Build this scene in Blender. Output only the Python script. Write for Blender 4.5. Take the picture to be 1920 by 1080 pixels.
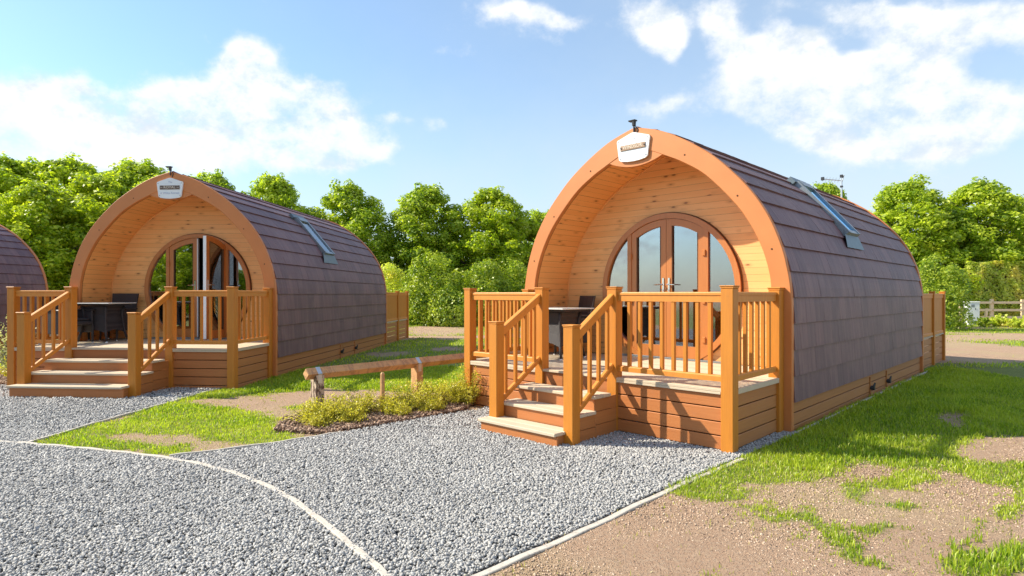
import bpy, math, random
import numpy as np
from mathutils import Vector, Matrix
R = math.radians
for o in list(bpy.data.objects):
    bpy.data.objects.remove(o)
sc = bpy.context.scene
col = sc.collection
F, Y0, CH = 1127.84, 551.2, 1.6          # focal length in px of the 1920 photo, horizon row, eye height

# ------------------------------------------------------------------ camera
cam = bpy.data.cameras.new('camera')
camo = bpy.data.objects.new('camera', cam); col.objects.link(camo)
camo.location = (0, 0, CH); camo.rotation_euler = (R(90), 0, 0)
cam.sensor_width = 36; cam.lens = 36*F/1920; cam.shift_y = (Y0-540)/1920
cam.clip_start = .05; cam.clip_end = 2000
sc.camera = camo

# ------------------------------------------------------------------ sun, sky, exposure
SUN_AZ, SUN_EL = 276, 39
az = R(SUN_AZ)
sdir = Vector((math.sin(az)*math.cos(R(SUN_EL)), math.cos(az)*math.cos(R(SUN_EL)), math.sin(R(SUN_EL))))
sl = bpy.data.lights.new('sun', 'SUN'); sl.energy = 5.0; sl.angle = R(.5); sl.color = (1, .91, .74)
so = bpy.data.objects.new('sun', sl); col.objects.link(so)
so.rotation_euler = (-sdir).to_track_quat('-Z', 'Y').to_euler()
sc.view_settings.view_transform = 'Standard'; sc.view_settings.look = 'None'
sc.view_settings.gamma = 1; sc.view_settings.exposure = .70
sc.render.film_transparent = False


class NT:
    """tiny node-tree helper"""
    def __init__(s, tree): s.t = tree; s.t.nodes.clear()
    def n(s, typ, ins=None, **kw):
        nd = s.t.nodes.new(typ)
        for k, v in kw.items(): setattr(nd, k, v)
        for k, v in (ins or {}).items(): s.set(nd, k, v)
        return nd
    def set(s, nd, k, v):
        sock = nd.inputs[k]
        if isinstance(v, bpy.types.NodeSocket): s.t.links.new(v, sock)
        elif isinstance(v, bpy.types.Node): s.t.links.new(v.outputs[0], sock)
        else:
            if sock.type == 'RGBA' and len(v) == 3: v = (*v, 1)
            sock.default_value = v
    def m(s, op, a, b=0., c=None, clamp=False):
        ins = {0: a, 1: b}
        if c is not None: ins[2] = c
        nd = s.n('ShaderNodeMath', ins, operation=op, use_clamp=clamp); return nd.outputs[0]
    def mix(s, f, a, b, typ='MIX'):
        nd = s.n('ShaderNodeMix', data_type='RGBA', blend_type=typ)
        s.set(nd, 0, f); s.set(nd, 6, a); s.set(nd, 7, b); return nd.outputs[2]
    def ramp(s, f, stops):
        nd = s.n('ShaderNodeValToRGB', {0: f}); e = nd.color_ramp.elements
        while len(e) < len(stops): e.new(.5)
        for q, (p, c) in zip(e, stops):
            q.position = p; q.color = (*c, 1) if not isinstance(c, (int, float)) else (c, c, c, 1)
        return nd.outputs[0]
    def noise(s, vec, scale, detail=3., rough=.5, dist=0.):
        return s.n('ShaderNodeTexNoise', {'Vector': vec, 'Scale': scale, 'Detail': detail, 'Roughness': rough, 'Distortion': dist}).outputs[0]
    def smooth(s, x, a, b):
        nd = s.n('ShaderNodeMapRange', {0: x, 1: a, 2: b, 3: 0., 4: 1.}, interpolation_type='SMOOTHSTEP', clamp=True); return nd.outputs[0]
    def mapv(s, vec, scale=(1, 1, 1), loc=(0, 0, 0), rot=(0, 0, 0)):
        return s.n('ShaderNodeMapping', {0: vec, 1: loc, 2: rot, 3: scale}).outputs[0]


world = bpy.data.worlds.new('World'); sc.world = world; world.use_nodes = True
w = NT(world.node_tree)
sky = w.n('ShaderNodeTexSky', sky_type='NISHITA', sun_disc=False, sun_elevation=R(SUN_EL), sun_rotation=R(SUN_AZ),
          altitude=50, air_density=1.0, dust_density=.6, ozone_density=2.0)
tc = w.n('ShaderNodeTexCoord').outputs['Generated']
sx = w.n('ShaderNodeSeparateXYZ', {0: tc})
ay = w.m('MAXIMUM', w.m('ABSOLUTE', sx.outputs[1]), .05)
gx = w.m('DIVIDE', sx.outputs[0], ay); gz = w.m('DIVIDE', sx.outputs[2], ay)
# cloud banks: (azimuth-tangent, elevation-tangent, half width, half height, weight) placed in sky directions
def PX(px, py): return ((px-960)/F, (Y0-py)/F)
clouds = [(468, 105, 48, 50, 1.5), (440, 130, 40, 40, .9), (500, 185, 120, 62, 1.1), (545, 265, 150, 72, 1.0), (590, 205, 75, 42, .9), (612, 285, 80, 38, .95), (375, 235, 130, 72, .9),
          (150, 235, 190, 95, 1.1), (60, 200, 130, 75, 1), (290, 255, 130, 75, .9), (330, 185, 60, 35, .7), (-200, 250, 260, 100, 1),
          (960, 25, 95, 30, .9), (1060, 35, 75, 26, .8), (1030, 78, 42, 22, .8), (1225, 40, 75, 46, 1.0), (1245, 75, 45, 34, .8), (1360, 35, 66, 48, 1.0),
          (1480, 95, 80, 55, 1), (1440, 130, 105, 50, 1.0), (1600, 175, 190, 88, 1.15), (1690, 262, 130, 36, .8), (1480, 215, 110, 40, .8), (1700, 120, 110, 52, 1.0), (1540, 205, 210, 60, 1), (1745, 235, 140, 70, .95), (1870, 205, 120, 40, .85),
          (1610, 15, 110, 32, .8), (1740, 28, 110, 40, .8), (1880, 35, 100, 42, .8), (1760, 65, 60, 28, .6), (1425, 60, 34, 40, -.7), (1296, 60, 26, 60, -.6), (1590, 88, 60, 18, -.8), (1180, 140, 60, 26, -.3), (1850, 120, 60, 22, -.8), (1500, 40, 40, 14, -.5), (1400, 240, 60, 30, -.3), (1880, 300, 80, 30, -.5), (2080, 100, 180, 120, .9),
          (815, 250, 42, 24, .62), (730, 232, 30, 16, .5), (850, 95, 55, 20, .42), (1240, 200, 75, 32, .48), (1140, 185, 40, 30, .4), (650, 300, 60, 30, .5),
          (1300, -330, 420, 90, .7)]
wob = w.n('ShaderNodeTexNoise', {'Vector': tc, 'Scale': 9., 'Detail': 3.}).outputs[1]
wv = w.n('ShaderNodeSeparateXYZ', {0: wob})
gxx = w.m('ADD', gx, w.m('MULTIPLY', w.m('SUBTRACT', wv.outputs[0], .5), .10))
gzz = w.m('ADD', gz, w.m('MULTIPLY', w.m('SUBTRACT', wv.outputs[1], .5), .08))
field = None
for px, py, rx, ry, wt in clouds:
    cx, cz = PX(px, py)
    dx = w.m('DIVIDE', w.m('SUBTRACT', gxx, cx), rx*1.0/F); dz = w.m('DIVIDE', w.m('SUBTRACT', gzz, cz), ry*1.0/F)
    d2 = w.m('ADD', w.m('MULTIPLY', dx, dx), w.m('MULTIPLY', dz, dz))
    v = w.m('MULTIPLY', w.m('EXPONENT', w.m('MULTIPLY', d2, -1.1)), wt)
    field = v if field is None else w.m('ADD', field, v)
field = w.m('MINIMUM', field, .92)
# the same kind of broken cumulus over the half of the sky behind the viewer
backn = w.noise(w.mapv(tc, (1, 1, 2.2)), 3.2, 5., .55)
back = w.m('MULTIPLY', w.smooth(backn, .40, .62), .8)
isb = w.m('LESS_THAN', sx.outputs[1], 0.)
field = w.m('ADD', w.m('MULTIPLY', field, w.m('SUBTRACT', 1., isb)), w.m('MULTIPLY', back, isb))
n1 = w.noise(w.mapv(tc, (1, 1, 1.3)), 8.5, 10., .64)
n2 = w.noise(w.mapv(tc, (1, 1, 1.2), (3, 1, 2)), 24., 6., .62)
nn = w.m('ADD', w.m('MULTIPLY', w.m('SUBTRACT', n1, .5), 1.9), w.m('MULTIPLY', w.m('SUBTRACT', n2, .5), .85))
dens = w.m('ADD', field, nn)
mask = w.m('POWER', w.smooth(dens, .26, 1.16), 1.15)
# thin high veil: thicker to the right and low down
veil = w.m('ADD', w.m('MULTIPLY', w.smooth(gx, -.95, .75), .34), w.m('MULTIPLY', w.m('SUBTRACT', 1., w.smooth(gz, .0, .42)), .56))
veil = w.m('ADD', veil, .10); veil = w.m('MULTIPLY', veil, w.m('ADD', .72, w.m('MULTIPLY', n1, .55)), clamp=True)
base = w.n('ShaderNodeHueSaturation', {'Saturation': 1.05, 'Value': 1.42, 'Color': sky.outputs[0]}).outputs[0]
base = w.mix(1., base, (.86, .98, 1.0, 1), 'MULTIPLY')
skyc = w.mix(veil, base, (4.45, 5.05, 5.5, 1))
n1b = w.noise(w.mapv(tc, (1, 1, 1.3), (.006, 0, -.03)), 8.5, 10., .64)
relief = w.m('ADD', w.m('MULTIPLY', w.m('SUBTRACT', n1, n1b), 3.2), w.m('SUBTRACT', .72, w.m('MULTIPLY', w.smooth(dens, .75, 1.5), .25)))
shade = w.mix(w.smooth(relief, .15, .8), (4.6, 5.1, 5.6, 1), (6.3, 6.4, 6.5, 1))
shade = w.mix(isb, shade, w.mix(w.smooth(n1, .42, .60), (2.6, 2.85, 3.2, 1), (6.2, 6.3, 6.4, 1)))
final = w.mix(mask, skyc, shade)
bg = w.n('ShaderNodeBackground', {0: final, 1: .106})
w.n('ShaderNodeOutputWorld', {0: bg})

# ------------------------------------------------------------------ materials
MATS = {}
def mat(name, fn):
    m = bpy.data.materials.new(name); m.use_nodes = True
    t = NT(m.node_tree); out = t.n('ShaderNodeOutputMaterial')
    res = fn(t); t.set(out, 0, res)
    MATS[name] = m; return m
def pbsdf(t, colr, rough=.6, bump=None, bstr=.3, bdist=.01, **kw):
    ins = {'Base Color': colr, 'Roughness': rough}
    if bump is not None:
        ins['Normal'] = t.n('ShaderNodeBump', {'Strength': bstr, 'Distance': bdist, 'Height': bump}).outputs[0]
    ins.update({k: v for k, v in kw.items()})
    return t.n('ShaderNodeBsdfPrincipled', ins).outputs[0]
def oc(t): return t.n('ShaderNodeTexCoord').outputs['Object']
def island(t): return t.n('ShaderNodeNewGeometry').outputs['Random Per Island']

def f_post(c1, c2, rough=.42):
    def f(t):
        v = oc(t)
        g = t.noise(t.mapv(v, (38, 38, 3.0)), 1., 4., .6, .4)
        b = t.noise(v, 2.2, 3.)
        c = t.mix(g, c1, c2); c = t.mix(t.m('MULTIPLY', b, .35), c, (c1[0]*1.06, c1[1]*1.12, c1[2]*1.3, 1))
        dirt = t.smooth(t.noise(v, 9., 5., .7), .58, .78)
        c = t.mix(t.m('MULTIPLY', dirt, .18), c, (.2, .12, .06, 1))
        return pbsdf(t, c, t.m('ADD', rough, t.m('MULTIPLY', g, .2)), g, .25, .004)
    return f
mat('post_wood', f_post((.60, .222, .018), (.38, .120, .009)))
mat('rail_wood', f_post((.68, .262, .034), (.46, .155, .018)))
def f_board(axis, c1, c2, sep=.35):
    def f(t):
        v = oc(t)
        s = {'x': (1.6, 30, 42), 'y': (30, 1.6, 42)}[axis]
        g = t.noise(t.mapv(v, s), 1., 5., .62, .6)
        r = island(t)
        c = t.mix(g, c1, c2); c = t.mix(t.m('MULTIPLY', r, sep), c, (c1[0]*.62, c1[1]*.55, c1[2]*.5, 1))
        d = t.smooth(t.noise(v, 5., 5., .7), .55, .8)
        c = t.mix(t.m('MULTIPLY', d, .22), c, (.30, .21, .15, 1))
        return pbsdf(t, c, .55, g, .35, .004)
    return f
mat('skirt_x', f_board('x', (.54, .205, .060), (.36, .110, .028)))
mat('skirt_y', f_board('y', (.54, .225, .068), (.36, .130, .036)))
def f_deck(t):
    v = oc(t); s = t.n('ShaderNodeSeparateXYZ', {0: v})
    gr = t.m('FRACT', t.m('MULTIPLY', s.outputs[1], 1/.0145))
    gr = t.m('ABSOLUTE', t.m('SUBTRACT', gr, .5))
    g = t.noise(t.mapv(v, (2.2, 40, 40)), 1., 5., .65)
    c = t.mix(g, (.72, .60, .44, 1), (.48, .38, .265, 1)); c = t.mix(t.m('MULTIPLY', island(t), .4), c, (.34, .27, .20, 1))
    d = t.smooth(t.noise(v, 6., 6., .7), .5, .75)
    c = t.mix(t.m('MULTIPLY', d, .35), c, (.30, .26, .22, 1))
    return pbsdf(t, c, .75, t.m('ADD', gr, t.m('MULTIPLY', g, .5)), .3, .003)
mat('decking', f_deck)
def f_pine(axis, tint=(1, 1, 1)):
    def f(t):
        v = oc(t); r = island(t)
        off = t.n('ShaderNodeCombineXYZ', {0: t.m('MULTIPLY', r, 37.), 1: t.m('MULTIPLY', r, 19.), 2: t.m('MULTIPLY', r, 11.)}).outputs[0]
        vv = t.n('ShaderNodeVectorMath', {0: v, 1: off}, operation='ADD').outputs[0]
        s = {'x': (1.3, 20, 26), 'y': (20, 1.3, 26)}[axis]
        ks = {'x': (4.6, 12, 12), 'y': (12, 4.6, 12)}[axis]
        vo = t.n('ShaderNodeTexVoronoi', {'Vector': t.mapv(vv, ks), 'Scale': 1.}, distance='EUCLIDEAN', feature='F1')
        hit = t.m('LESS_THAN', t.n('ShaderNodeSeparateColor', {0: vo.outputs['Color']}).outputs[0], .55)
        kn = t.m('MULTIPLY', t.m('SUBTRACT', 1., t.smooth(vo.outputs['Distance'], .07, .21)), hit)
        halo = t.m('MULTIPLY', t.m('SUBTRACT', 1., t.smooth(vo.outputs['Distance'], .12, .5)), hit)
        g = t.noise(t.mapv(vv, s), 1., 5., .6, t.m('MULTIPLY', halo, 2.2))
        c = t.mix(g, tuple(a*b for a, b in zip((.93, .545, .235), tint)), tuple(a*b for a, b in zip((.78, .37, .115), tint)))
        c = t.mix(t.m('MULTIPLY', r, .38), c, tuple(a*b for a, b in zip((.72, .32, .095), tint)))
        c = t.mix(t.m('MULTIPLY', halo, .35), c, (.42, .17, .045, 1))
        c = t.mix(t.m('MULTIPLY', kn, .82), c, (.15, .05, .015, 1))
        return pbsdf(t, c, .5, g, .15, .003)
    return f
mat('pine_wall', f_pine('x'))
mat('pine_soffit', f_pine('y', (1, .88, .72)))
def f_fascia(t):
    v = oc(t); g = t.noise(t.mapv(v, (3, 3, 3)), 1., 4.)
    s = t.noise(v, 60., 3.)
    c = t.mix(g, (.60, .215, .060, 1), (.50, .165, .042, 1))
    c = t.mix(t.m('MULTIPLY', t.smooth(t.noise(v, 14., 6., .75), .56, .74), .22), c, (.34, .17, .10, 1))
    return pbsdf(t, c, .5, s, .06, .002)
mat('fascia', f_fascia)
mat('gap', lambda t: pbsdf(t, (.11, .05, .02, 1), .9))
def f_frame(t):
    v = oc(t); g = t.noise(t.mapv(v, (34, 34, 2.5)), 1., 5., .6, .8)
    c = t.mix(g, (.52, .195, .050, 1), (.38, .125, .030, 1))
    return pbsdf(t, c, .38, g, .1, .002)
mat('door_wood', f_frame)
def f_shingle(t):
    v = oc(t); r = island(t)
    st = t.noise(t.mapv(v, (1.5, 46, 1.5)), 1., 4., .65)
    st2 = t.noise(t.mapv(v, (1, 9, 1)), 1., 2.)
    n = t.noise(v, 3., 4.)
    c = t.mix(r, (.215, .104, .108, 1), (.130, .062, .074, 1))
    c = t.mix(t.m('MULTIPLY', t.smooth(st, .35, .65), .6), c, (.105, .052, .062, 1))
    c = t.mix(t.m('MULTIPLY', t.smooth(st2, .45, .7), .35), c, (.235, .135, .125, 1))
    c = t.mix(t.m('MULTIPLY', t.smooth(n, .5, .72), .3), c, (.25, .145, .135, 1))
    return pbsdf(t, c, t.m('ADD', .45, t.m('MULTIPLY', st, .2)), st, .45, .006)
mat('shingle', f_shingle)
def glassy(base, refl, tint=(.8, .9, 1)):
    def f(t):
        fr = t.n('ShaderNodeFresnel', {0: 1.5}).outputs[0]
        k = t.m('MINIMUM', t.m('ADD', t.m('MULTIPLY', fr, .9), refl), 1.)
        tr = t.n('ShaderNodeBsdfTransparent', {0: base})
        gl = t.n('ShaderNodeBsdfGlossy', {0: tint, 1: .015})
        return t.n('ShaderNodeMixShader', {0: k, 1: tr.outputs[0], 2: gl.outputs[0]}).outputs[0]
    return f
mat('door_glass', glassy((.5, .5, .52), .25, (.92, .95, 1)))
mat('roof_glass', glassy((.10, .22, .38), .60, (.42, .74, 1)))
mat('pale_glass', glassy((.8, .85, .9), .20, (.9, .95, 1)))
mat('alu', lambda t: pbsdf(t, t.mix(t.noise(oc(t), 30.), (.30, .33, .36, 1), (.20, .23, .25, 1)), .35, Metallic=.6))
mat('lead', lambda t: pbsdf(t, t.mix(t.noise(oc(t), 12.), (.15, .20, .235, 1), (.10, .135, .165, 1)), .45, Metallic=.3))
mat('galv', lambda t: pbsdf(t, t.mix(t.noise(oc(t), 20.), (.62, .66, .72, 1), (.42, .46, .52, 1)), .4, Metallic=.7))
mat('white_plastic', lambda t: pbsdf(t, t.mix(t.noise(oc(t), 5.), (.80, .81, .82, 1), (.70, .72, .74, 1)), .4))
mat('black_plastic', lambda t: pbsdf(t, t.mix(t.noise(oc(t), 9.), (.02, .02, .024, 1), (.035, .035, .04, 1)), .45))
mat('chrome', lambda t: pbsdf(t, t.mix(t.noise(oc(t), 9.), (.75, .75, .75, 1), (.6, .6, .6, 1)), .15, Metallic=1.))
def f_rattan(t):
    v = oc(t)
    a = t.n('ShaderNodeTexWave', {'Vector': v, 'Scale': 30., 'Distortion': .5}, bands_direction='Z').outputs[1]
    b = t.n('ShaderNodeTexWave', {'Vector': v, 'Scale': 22., 'Distortion': .4}, bands_direction='X').outputs[1]
    k = t.m('MULTIPLY', a, b)
    return pbsdf(t, t.mix(k, (.022, .019, .022, 1), (.075, .062, .062, 1)), .42, k, .5, .006)
mat('rattan', f_rattan)
mat('table_glass', lambda t: pbsdf(t, t.mix(t.noise(oc(t), 14.), (.80, .81, .78, 1), (.62, .63, .60, 1)), .12))
mat('banner', lambda t: pbsdf(t, t.mix(t.noise(t.mapv(oc(t), (8, 8, 60)), 1., 4.), (.42, .27, .17, 1), (.24, .15, .10, 1)), .6))
mat('banner_dark', lambda t: pbsdf(t, t.mix(t.noise(t.mapv(oc(t), (8, 8, 60)), 1., 4.), (.16, .11, .085, 1), (.10, .07, .06, 1)), .6))
mat('letter', lambda t: pbsdf(t, t.mix(t.noise(oc(t), 20.), (.78, .70, .58, 1), (.68, .58, .46, 1)), .6))
mat('letter_blue', lambda t: pbsdf(t, t.mix(t.noise(oc(t), 20.), (.36, .40, .55, 1), (.42, .46, .60, 1)), .6))
def f_log(t):
    v = t.n('ShaderNodeTexCoord').outputs['Object']
    g = t.noise(t.mapv(v, (2, 30, 30)), 1., 5., .6, 1.2)
    k = t.smooth(t.noise(t.mapv(v, (9, 4, 4)), 1., 5., .75, 1.), .47, .58)
    c = t.mix(g, (.66, .38, .17, 1), (.46, .23, .09, 1)); c = t.mix(t.m('MULTIPLY', k, .6), c, (.27, .135, .075, 1))
    return pbsdf(t, c, .7, g, .5, .008)
mat('log', f_log)
def f_bark(t):
    v = oc(t); g = t.noise(t.mapv(v, (20, 20, 5)), 1., 5., .6)
    k = t.smooth(t.noise(t.mapv(v, (30, 30, 12)), 1., 5., .7), .46, .56)
    c = t.mix(g, (.60, .47, .36, 1), (.46, .34, .25, 1)); c = t.mix(k, c, (.12, .07, .05, 1))
    return pbsdf(t, c, .85, k, .6, .01)
mat('post_bark', f_bark)
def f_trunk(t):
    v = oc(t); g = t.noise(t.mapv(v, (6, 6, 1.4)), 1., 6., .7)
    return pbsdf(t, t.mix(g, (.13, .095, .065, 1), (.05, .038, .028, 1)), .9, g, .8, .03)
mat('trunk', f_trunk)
def f_fence(t):
    v = oc(t); g = t.noise(t.mapv(v, (2, 12, 12)), 1., 4.)
    return pbsdf(t, t.mix(g, (.84, .66, .44, 1), (.72, .53, .33, 1)), .8)
mat('fence_wood', f_fence)

def leafmat(name, c1, c2, c3, trans=.45, dry=None):
    def f(t):
        r = island(t)
        oi = t.n('ShaderNodeObjectInfo').outputs['Random']
        c = t.ramp(r, [(0, c1), (.55, c2), (1, c3)])
        n = t.noise(oc(t), .9, 3.)
        c = t.mix(t.m('MULTIPLY', t.smooth(n, .42, .66), .5), c, c3)
        c = t.mix(t.m('MULTIPLY', oi, .25), c, c1)
        if dry: c = t.mix(t.smooth(t.noise(oc(t), 1.3, 4.), .48, .66), c, dry)
        d = t.n('ShaderNodeBsdfPrincipled', {'Base Color': c, 'Roughness': .42})
        tl = t.n('ShaderNodeBsdfTranslucent', {0: t.mix(1., c, (1.25, 1.35, .55, 1), 'MULTIPLY')})
        return t.n('ShaderNodeMixShader', {0: trans, 1: d.outputs[0], 2: tl.outputs[0]}).outputs[0]
    return mat(name, f)
leafmat('leaf_tree', (.110, .200, .014), (.370, .490, .030), (.700, .740, .070), .5)
leafmat('leaf_lime', (.160, .260, .012), (.430, .530, .026), (.720, .740, .060), .5)
leafmat('leaf_laurel', (.080, .160, .012), (.300, .410, .026), (.600, .640, .070), .42)
leafmat('leaf_hedge', (.34, .42, .045), (.66, .70, .12), (.85, .82, .24), .55, (.84, .74, .22, 1))
leafmat('leaf_gold', (.260, .260, .030), (.600, .530, .060), (.850, .740, .150), .45)
leafmat('leaf_pale', (.30, .33, .14), (.55, .55, .34), (.75, .73, .55), .3)
leafmat('grass_blade', (.120, .225, .012), (.350, .460, .026), (.640, .670, .075), .5)
leafmat('grass_dry', (.36, .32, .10), (.46, .42, .14), (.54, .48, .22), .35)

# ------------------------------------------------------------------ mesh helpers
class MB:
    def __init__(s): s.v = []; s.f = []
    def add(s, vs, fs):
        n = len(s.v); s.v += [tuple(a) for a in vs]; s.f += [tuple(i+n for i in f) for f in fs]; return s
    def box(s, x0, x1, y0, y1, z0, z1, c=0.):
        if c <= 0:
            vs = [(x, y, z) for z in (z0, z1) for x, y in ((x0, y0), (x1, y0), (x1, y1), (x0, y1))]
            return s.add(vs, [(3, 2, 1, 0), (4, 5, 6, 7), (0, 1, 5, 4), (1, 2, 6, 5), (2, 3, 7, 6), (3, 0, 4, 7)])
        P = [(x0+c, y0), (x1-c, y0), (x1, y0+c), (x1, y1-c), (x1-c, y1), (x0+c, y1), (x0, y1-c), (x0, y0+c)]
        Q = [(min(max(x, x0+c), x1-c), min(max(y, y0+c), y1-c)) for x, y in P]
        lay = [(Q, z0), (P, z0+c), (P, z1-c), (Q, z1)]
        vs = [(x, y, z) for L, z in lay for x, y in L]; n = 8; fs = []
        for l in range(3):
            for i in range(n): fs.append((l*n+i, l*n+(i+1) % n, (l+1)*n+(i+1) % n, (l+1)*n+i))
        fs += [tuple(range(n-1, -1, -1)), tuple(range(3*n, 4*n))]
        return s.add(vs, fs)
    def loft(s, rings, closed=True, caps=True):
        n = len(rings[0]); vs = [p for r in rings for p in r]; fs = []
        for l in range(len(rings)-1):
            for i in range(n if closed else n-1):
                j = (i+1) % n; fs.append((l*n+i, l*n+j, (l+1)*n+j, (l+1)*n+i))
        if caps and closed: fs += [tuple(range(n-1, -1, -1)), tuple(range((len(rings)-1)*n, len(rings)*n))]
        return s.add(vs, fs)
    def tube(s, pts, rad, n=8):
        pts = [Vector(p) for p in pts]; rings = []
        for i, p in enumerate(pts):
            d = (pts[min(i+1, len(pts)-1)]-pts[max(i-1, 0)]).normalized()
            a = d.orthogonal().normalized() if i == 0 else (a-d*a.dot(d)).normalized()
            b = d.cross(a); r = rad[i] if isinstance(rad, (list, tuple)) else rad
            rings.append([tuple(p+a*math.cos(2*math.pi*k/n)*r+b*math.sin(2*math.pi*k/n)*r) for k in range(n)])
        return s.loft(rings)
    def bar(s, A, B, prof, up=(0, 0, 1)):
        """extrude a (side, up) profile from A to B with vertical end cuts"""
        A = Vector(A); B = Vector(B); d = (B-A); h = Vector((d.x, d.y, 0)).normalized(); sd = Vector((h.y, -h.x, 0))
        return s.loft([[tuple(P+sd*a+Vector((0, 0, b))) for a, b in prof] for P in (A, B)])
    def prism_y(s, poly, y0, y1):
        return s.loft([[(x, y0, z) for x, z in poly], [(x, y1, z) for x, z in poly]])
    def build(s, name, m, parent=None, smooth=False, link=True):
        me = bpy.data.meshes.new(name); me.from_pydata(s.v, [], s.f); me.validate()
        if m: me.materials.append(MATS[m])
        if smooth: me.polygons.foreach_set('use_smooth', [True]*len(me.polygons))
        import bmesh
        bm = bmesh.new(); bm.from_mesh(me); bmesh.ops.recalc_face_normals(bm, faces=bm.faces); bm.to_mesh(me); bm.free()
        return obj(name, me, parent)
def obj(name, me, parent=None):
    o = bpy.data.objects.new(name, me); col.objects.link(o)
    if parent: o.parent = parent
    return o
def tag(o, label=None, cat=None, group=None, kind=None):
    for k, v in (('label', label), ('category', cat), ('group', group), ('kind', kind)):
        if v: o[k] = v
    return o
def empty(name, loc, rz=0., label=None, cat=None, group=None):
    o = bpy.data.objects.new(name, None); col.objects.link(o); o.empty_display_size = .2
    o.location = loc; o.rotation_euler = (0, 0, rz); return tag(o, label, cat, group)
def npmesh(name, verts, faces, m, nside):
    """fast mesh from arrays; all faces have nside corners, or faces is a list of (array, nside)"""
    me = bpy.data.meshes.new(name); me.vertices.add(len(verts)); me.vertices.foreach_set('co', np.asarray(verts, np.float32).ravel())
    fl = faces if isinstance(faces, list) else [(faces, nside)]
    li = np.concatenate([f.ravel() for f, _ in fl]); cnt = np.concatenate([np.full(len(f), k) for f, k in fl])
    me.loops.add(len(li)); me.loops.foreach_set('vertex_index', li.astype(np.int32))
    me.polygons.add(len(cnt)); st = np.concatenate([[0], np.cumsum(cnt)[:-1]])
    me.polygons.foreach_set('loop_start', st.astype(np.int32)); me.polygons.foreach_set('loop_total', cnt.astype(np.int32))
    me.update(calc_edges=True)
    if m: me.materials.append(MATS[m])
    return me
rng = np.random.default_rng(7); random.seed(7)

# value noise in numpy
_T = np.random.default_rng(3).random((256, 256))
def vn(x, y):
    xi = np.floor(x).astype(int); yi = np.floor(y).astype(int); fx = x-xi; fy = y-yi
    fx = fx*fx*(3-2*fx); fy = fy*fy*(3-2*fy); g = lambda a, b: _T[a % 256, b % 256]
    return (g(xi, yi)*(1-fx)+g(xi+1, yi)*fx)*(1-fy)+(g(xi, yi+1)*(1-fx)+g(xi+1, yi+1)*fx)*fy
def fbm(x, y, o=4):
    r = 0; a = .5
    for i in range(o): r = r+a*vn(x*2**i+17*i, y*2**i+31*i); a *= .5
    return r/(1-.5**o)
def inpoly(px, py, poly):
    r = np.zeros(np.shape(px), bool); n = len(poly)
    for i in range(n):
        x1, y1 = poly[i]; x2, y2 = poly[(i+1) % n]
        if y1 == y2: continue
        c = ((y1 > py) != (y2 > py)) & (px < (x2-x1)*(py-y1)/(y2-y1)+x1); r ^= c
    return r
def G(px, py, z=0.):
    """ground point seen at photo pixel (used once, to survey the site)"""
    d = F*(CH-z)/(py-Y0); return ((px-960)/F*d, d)

# ------------------------------------------------------------------ ground
CURVE = [(-16, 8.6), (-12, 7.75), (-8.6, 7.0), (-6.6, 6.62), (-5.49, 6.45), (-4.8, 6.29), (-4.1, 6.08), (-3.36, 5.82), (-2.59, 5.41), (-1.88, 4.83), (-1.34, 4.21), (-1.0, 3.77), (-.73, 3.41), (-.45, 2.9), (-.2, 2.2), (0, 1.2), (.1, -3)]
RLINE = [(-1.0, 2.62), (-.19, 3.46), (.43, 4.06), (1.2, 4.87), (2.22, 5.86)]
BLINE = [(-3.36, 5.82), (-2.57, 6.34), (-2.05, 6.78), (-1.3, 7.55), (-.70, 8.12)]
LLINE = [(-5.14, 6.38), (-5.10, 7.5), (-5.03, 8.4), (-4.95, 9.6), (-4.9, 10.35)]
road = CURVE[:13]+[(-.73, 3.41), (-1.3, 2.2), (-1.2, -6), (-16, -6)]
drive = [(-3.36, 5.82)]+BLINE[1:]+[(-.45, 8.3), (-.1, 9.2), (3.05, 7.05), (3.3, 6.9), (2.22, 5.86)]+RLINE[::-1][1:]+[(-1.2, 2.4), (-.9, 3.3), (-.73, 3.41), (-1.0, 3.77), (-1.34, 4.21), (-1.88, 4.83), (-2.59, 5.41)]
pad = [(-5.14, 6.38), (-5.10, 7.5), (-5.03, 8.4), (-4.95, 9.6), (-4.75, 10.6), (-8.9, 11.4), (-9.3, 10.2), (-12.5, 10.4), (-14, 8.1), (-12, 7.75), (-8.6, 7.0), (-6.6, 6.62), (-5.49, 6.45)]
mulch = [(-2.75, 6.95), (-2.1, 6.80), (-1.3, 7.55), (-.70, 8.12), (-.45, 8.9), (-.9, 9.3), (-1.8, 8.55), (-2.9, 7.65)]
mulch2 = [(-9.2, 10.4), (-8.75, 10.5), (-8.72, 12.5), (-9.3, 14), (-10.6, 13.2), (-10.5, 10.6)]

def px_of(x, y):
    yy = np.maximum(y, .4); return 960+F*x/yy, Y0+F*CH/yy
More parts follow.
